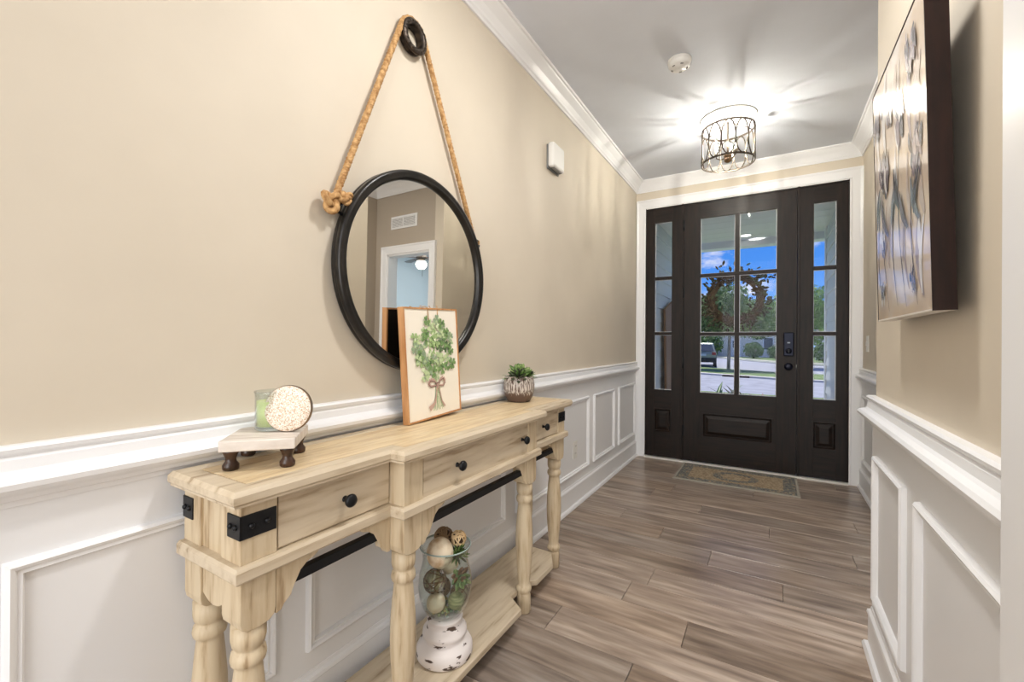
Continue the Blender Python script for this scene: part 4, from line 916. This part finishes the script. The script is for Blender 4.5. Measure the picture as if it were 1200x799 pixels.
siding('wall_porch_right', 1.795, -1, D+.12, 6.88, 2.66, 'white lap siding on the right side of the porch')
o = thing('porch_downlight', 'small lit recessed light in the porch ceiling', 'ceiling light', (.87, 6.83, 2.640))
MB().lathe([(.055, 0), (.062, -.004), (.075, -.003), (.076, 0)], 24).build('trim_ring', wext, o)
MB().lathe([(0, -.001), (.056, -.001), (.056, 0)], 24).build('lens', mat('lit_lens', (1, 1, 1, 1), .4, emit=(1, .97, .92, 1), estr=12), o)
o = thing('leaning_board', 'tan board leaning against the porch siding beyond the left sidelight', 'board', (-.02, 6.10, -.03))
MB().add([(0.03, -.30, 0), (.06, -.30, 0), (.06, .32, 0), (.03, .32, 0), (0, -.30, 1.60), (.03, -.30, 1.60), (.03, .32, 1.78), (0, .32, 1.78)], [(0, 3, 2, 1), (4, 5, 6, 7), (0, 1, 5, 4), (1, 2, 6, 5), (2, 3, 7, 6), (3, 0, 4, 7)]).build('board_face', mat('tan_board', srgb(150, 118, 92), .7), o)

# ------------------------------------------------------------------ outside: lawn, streets, trees, houses, car
grass = nmat('lawn_grass', srgb(82, 106, 56), srgb(128, 150, 88), nscale=3, detail=8, rough=.95)
asph = nmat('grey_asphalt', srgb(146, 148, 154), srgb(168, 170, 176), nscale=2, detail=6, rough=.85)
conc = mat('pale_kerb_concrete', srgb(206, 200, 188), .8)
def ext(l, xa, xb):
    (x0, y0), (x1, y1) = l; k = (y1-y0)/(x1-x0); return [(xa, y0+k*(xa-x0)), (xb, y0+k*(xb-x0))]
L0 = [(-45, 16.0), (14, 16.0)]
L1 = [(-45, 33.0), (-2.1, 25.07), (1.34, 23.46), (14, 20.0)]
L2 = [(-45, 46.0), (-2.8, 31.0), (1.37, 28.1), (14, 24.0)]
L3 = [(-45, 75.0), (-3.8, 52.2), (1.47, 41.7), (14, 34.0)]
def off(l, d): return [(x, y+d) for x, y in l]
def strip(name, A, B, z, m, label):
    n = len(A); mb = MB(); poly = A + list(reversed(B))
    mb.prism([(x, y) for x, y in poly], z-.3, z); return struct(mb.build(name, m), label)
G = -.5
strip('ground_lawn', [(-45, 7.3), (14, 7.3)], L0, G, grass, 'front lawn beyond the porch')
strip('ground_street', L0, L1, G-.02, asph, 'near street')
strip('ground_median', L1, L2, G+.05, grass, 'grass median between the streets')
strip('trim_12', off(L1, -.35), off(L1, .15), G+.06, conc, 'pale kerb of the median')
strip('ground_far_street', L2, L3, G-.02, asph, 'far street')
strip('ground_far_lawn', L3, [(-45, 140), (60, 140), (60, 34)], G, grass, 'lawns across the street')
strip('trim_13', off(L3, -.3), off(L3, .3), G+.05, conc, 'far kerb')
strip('path_sidewalk', off(L3, 2.6), off(L3, 4.6), G+.03, conc, 'pale sidewalk across the street')
for i, (x, y) in enumerate([(-.63, 24.15), (.05, 23.83)]):
    o = tag(MB().box(-.26, .26, -.06, .10, -.14, .02).build('storm_drain', mat('drain_dark', srgb(58, 46, 40), .9), loc=(x, y-.33, G+.045), bevel=.01), ['dark kerb storm drain, left of the door muntin', 'dark kerb storm drain, right of the door muntin'][i], 'drain', 'storm drains in the median kerb')
# car
def car():
    c = thing('parked_car', 'silver-grey estate car parked beyond the median, seen from behind', 'car', (-3.10, 34.3, G-.02), (0, 0, math.radians(6)))
    pa = mat('silver_green_car_paint', srgb(150, 160, 150), .3, .5); dk = mat('black_plastic_trim', srgb(40, 42, 44), .6); gls = mat('tinted_glass', srgb(70, 82, 98), .12)
    bd = MB().prism([(-2.3, .42), (2.3, .42), (2.35, .75), (1.5, 1.0), (.8, 1.05), (.1, 1.62), (-1.7, 1.66), (-2.2, 1.08), (-2.32, .9)], -.88, .88, 'x')
    bd.v = [(x*(.80 if z > 1.3 else 1), y, z) for x, y, z in bd.v]; bd.build('body', pa, c, bevel=.08)
    MB().add([(-.60, -1.83, 1.58), (.60, -1.83, 1.58), (.76, -2.235, 1.10), (-.76, -2.235, 1.10)], [(0, 1, 2, 3)]).build('rear_window', gls, c)
    MB().box(-.90, .90, -2.42, -2.1, .34, .66).build('rear_bumper', dk, c, bevel=.05)
    for s_ in (-1, 1):
        MB().add([(s_*.885, -1.9, 1.10), (s_*.885, .62, 1.10), (s_*.72, .12, 1.55), (s_*.72, -1.62, 1.58)], [(0, 1, 2, 3)]).build('side_window', gls, c)
        MB().box(s_*.62, s_*.86, -2.37, -2.28, .84, 1.04).build('tail_light', mat('red_lens', srgb(150, 30, 28), .3), c, bevel=.02)
        for y in (-1.4, 1.45):
            MB().lathe([(0, -.11), (.34, -.11), (.35, -.08), (.35, .08), (.34, .11), (0, .11)], 24, (s_*.80, y, .35), 'x').build('wheel', dk, c)
    MB().box(-.26, .26, -2.37, -2.33, .78, .92).build('licence_plate', mat('plate', srgb(200, 210, 220), .5), c)
car()
def foliage(mb, c, rad, n, s0, s1, rr, nm=3):
    for i in range(n):
        while True:
            p = Vector((rr.uniform(-1, 1), rr.uniform(-1, 1), rr.uniform(-1, 1)))
            if .35 < p.length < 1: break
        b = Vector((c[0]+p.x*rad[0], c[1]+p.y*rad[1], c[2]+p.z*rad[2])); s_ = rr.uniform(s0, s1)
        d1 = Vector((rr.gauss(0, 1), rr.gauss(0, 1), rr.gauss(0, 1))).normalized(); d2 = d1.orthogonal().normalized()
        mb.add([b-d1*s_, b-d2*s_*.5, b+d1*s_, b+d2*s_*.5], [(0, 1, 2, 3)], False, rr.randrange(nm))
def tree(loc, h0, crowns, label, cols, n, s0, s1, seed, tr=.12):
    t_ = thing('tree', label, 'tree', loc, group='trees across the street'); rr = random.Random(seed)
    MB().tube([(0, 0, 0), (.05, 0, h0*.6), (0, .05, h0)], [tr, tr*.8, tr*.6], 8).build('trunk', nmat('bark_%d' % seed, srgb(120, 106, 94), srgb(160, 148, 134), nscale=8, rough=.9), t_)
    mb = MB()
    for c, r, k in crowns: foliage(mb, c, r, int(n*k), s0, s1, rr, len(cols))
    o = mb.build('crown', [mat('leaf_%d_%d' % (seed, i), c, .7) for i, c in enumerate(cols)], t_, recalc=False); o['kind'] = 'stuff'
lg = [srgb(92, 124, 62), srgb(120, 150, 84), srgb(70, 98, 52), srgb(150, 172, 112)]
tree((-1.03, 29.3, G+.05), 3.2, [((-.2, 0, 3.3), (1.9, 1.6, 1.35), .45), ((1.4, 0, 3.0), (1.5, 1.4, 1.2), .25), ((-1.8, 0, 3.2), (1.3, 1.3, 1.3), .2), ((0, 0, 4.4), (1.1, 1, 1.0), .12)], 'leafy green street tree with grey trunk behind the wreath', lg, 9000, .06, .15, 21, .10)
tree((3.1, 36, G), 3.2, [((0, 0, 3.6), (2.2, 2, 2.2), 1)], 'bright green tree at the right edge of the door glass', [srgb(110, 150, 60), srgb(140, 180, 80), srgb(84, 122, 48)], 5000, .08, .18, 22)
for i, (x, y, r, lb) in enumerate([(-24, 92, 7, 'dark green tree far left beyond the car'), (-7.5, 92, 6.5, 'tall green tree behind the far houses'), (2.0, 84, 5.0, 'round green tree behind the grey house wall')]):
    tree((x, y, G), 3, [((0, 0, r), (r*.9, r*.9, r*.8), 1)], lb, [srgb(60, 90, 46), srgb(84, 112, 58), srgb(46, 72, 38)], 2600, .22, .45, 30+i, .3)
def bush(loc, r, label, seed, cols=None, sq=.9):
    t_ = thing('shrub', label, 'shrub', loc, group='shrubs before the far houses'); rr = random.Random(seed)
    MB().tube([(0, 0, 0), (0, 0, r*.8)], r*.08, 6).build('stem', M['bronze'], t_)
    mb = MB(); foliage(mb, (0, 0, r*sq), (r, r, r*sq), 700, r*.08, r*.18, rr, 2)
    o = mb.build('shrub_leaves', [mat('bush_%d_%d' % (seed, i), c, .8) for i, c in enumerate(cols or [srgb(66, 100, 48), srgb(98, 132, 66)])], t_, recalc=False); o['kind'] = 'stuff'
bush((-.4, 53.2, G), 1.0, 'round shrub before the pale house wall', 1)
bush((1.6, 52.6, G), .8, 'small shrub beside the round shrub', 2)
bush((-8.8, 57, G), 1.6, 'dark hedge shrub behind the parked car', 3)
bush((-5.2, 56, G), 1.7, 'dark hedge shrub right of the parked car', 4)
bush((5.2, 45, G), 1.0, 'shrub before the grey house seen through the right sidelight', 5)
# near plants at the porch edge
def grassy(loc, label, seed, n, L, col):
    t_ = thing('garden_plant', label, 'plant', loc, group='garden plants beyond the porch'); rr = random.Random(seed); mb = MB()
    for i in range(n):
        a = rr.uniform(0, 2*PI); leafmesh(mb, (0, 0, 0), (math.cos(a)*.6, math.sin(a)*.6, 1), (0, 0, 1), L*rr.uniform(.6, 1.1), L*.05, -.35, 0)
    mb.build('leaves', col, t_)
grassy((.08, 10.5, G), 'spiky green garden plant before the near street', 1, 18, 1.0, gA)
grassy((.79, 10.4, G), 'dark leafy garden plant right of the door muntin', 2, 22, .92, gC)
grassy((.98, 10.6, G), 'small brownish garden plant at the lawn edge', 3, 16, .88, gD)
# houses
wallm = nmat('pale_grey_siding', srgb(224, 222, 216), srgb(232, 230, 224), scale=(.2, .2, 6), nscale=3, rough=.8); roofm = nmat('dark_shingles', srgb(66, 66, 74), srgb(88, 88, 96), nscale=6, rough=.9)
def house(loc, rz, w, d, h, rh, label, m, wins, doors=(), garage=()):
    t_ = thing('house', label, 'house', loc, (0, 0, rz), group='houses across the street')
    MB().box(-w/2, w/2, 0, d, 0, h).build('wall', m, t_)
    MB().prism([(0-.4, h), (d+.4, h), (d/2, h+rh)], -w/2-.4, w/2+.4, 'x').build('roof', roofm, t_)
    MB().box(-w/2-.45, w/2+.45, -.52, -.38, h-.05, h+.12).build('gutter', wext, t_)
    for x, z in wins:
        f_ = MB().box(x-.55, x+.55, -.06, 0, z-.75, z+.75).build('window_frame', wext, t_)
        MB().box(x-.45, x+.45, -.08, -.05, z-.65, z+.65).build('pane', mat('house_glass', srgb(84, 96, 110), .15), f_)
    for x in doors:
        f_ = MB().box(x-.6, x+.6, -.07, 0, 0, 2.2).build('door', wext, t_); MB().box(x-.3, x+.3, -.09, -.06, 1.1, 1.95).build('door_glass', mat('door_glass', srgb(96, 108, 120), .2), f_)
    for x in garage: MB().box(x-1.4, x+1.4, -.06, 0, 0, 2.2).build('garage_door', wext, t_)
    return t_
house((-1.6, 58.5, G), math.radians(-12), 9.0, 8, 3.0, 2.6, 'pale grey house with white door across the far street', wallm, [(-3.2, 1.5), (2.6, 1.6)], [-.9], [])
house((8.8, 52, G), math.radians(-20), 8.0, 9, 3.1, 3.4, 'pale grey house with dark roof seen through the right sidelight', wallm, [(-2.4, 1.5), (1.8, 1.5)], [], [])
house((-13, 70, G), math.radians(-8), 8.0, 8, 3.0, 2.4, 'grey house far left beyond the parked car', wallm, [(-2.2, 1.5), (2.8, 1.5)], [], [0.2])
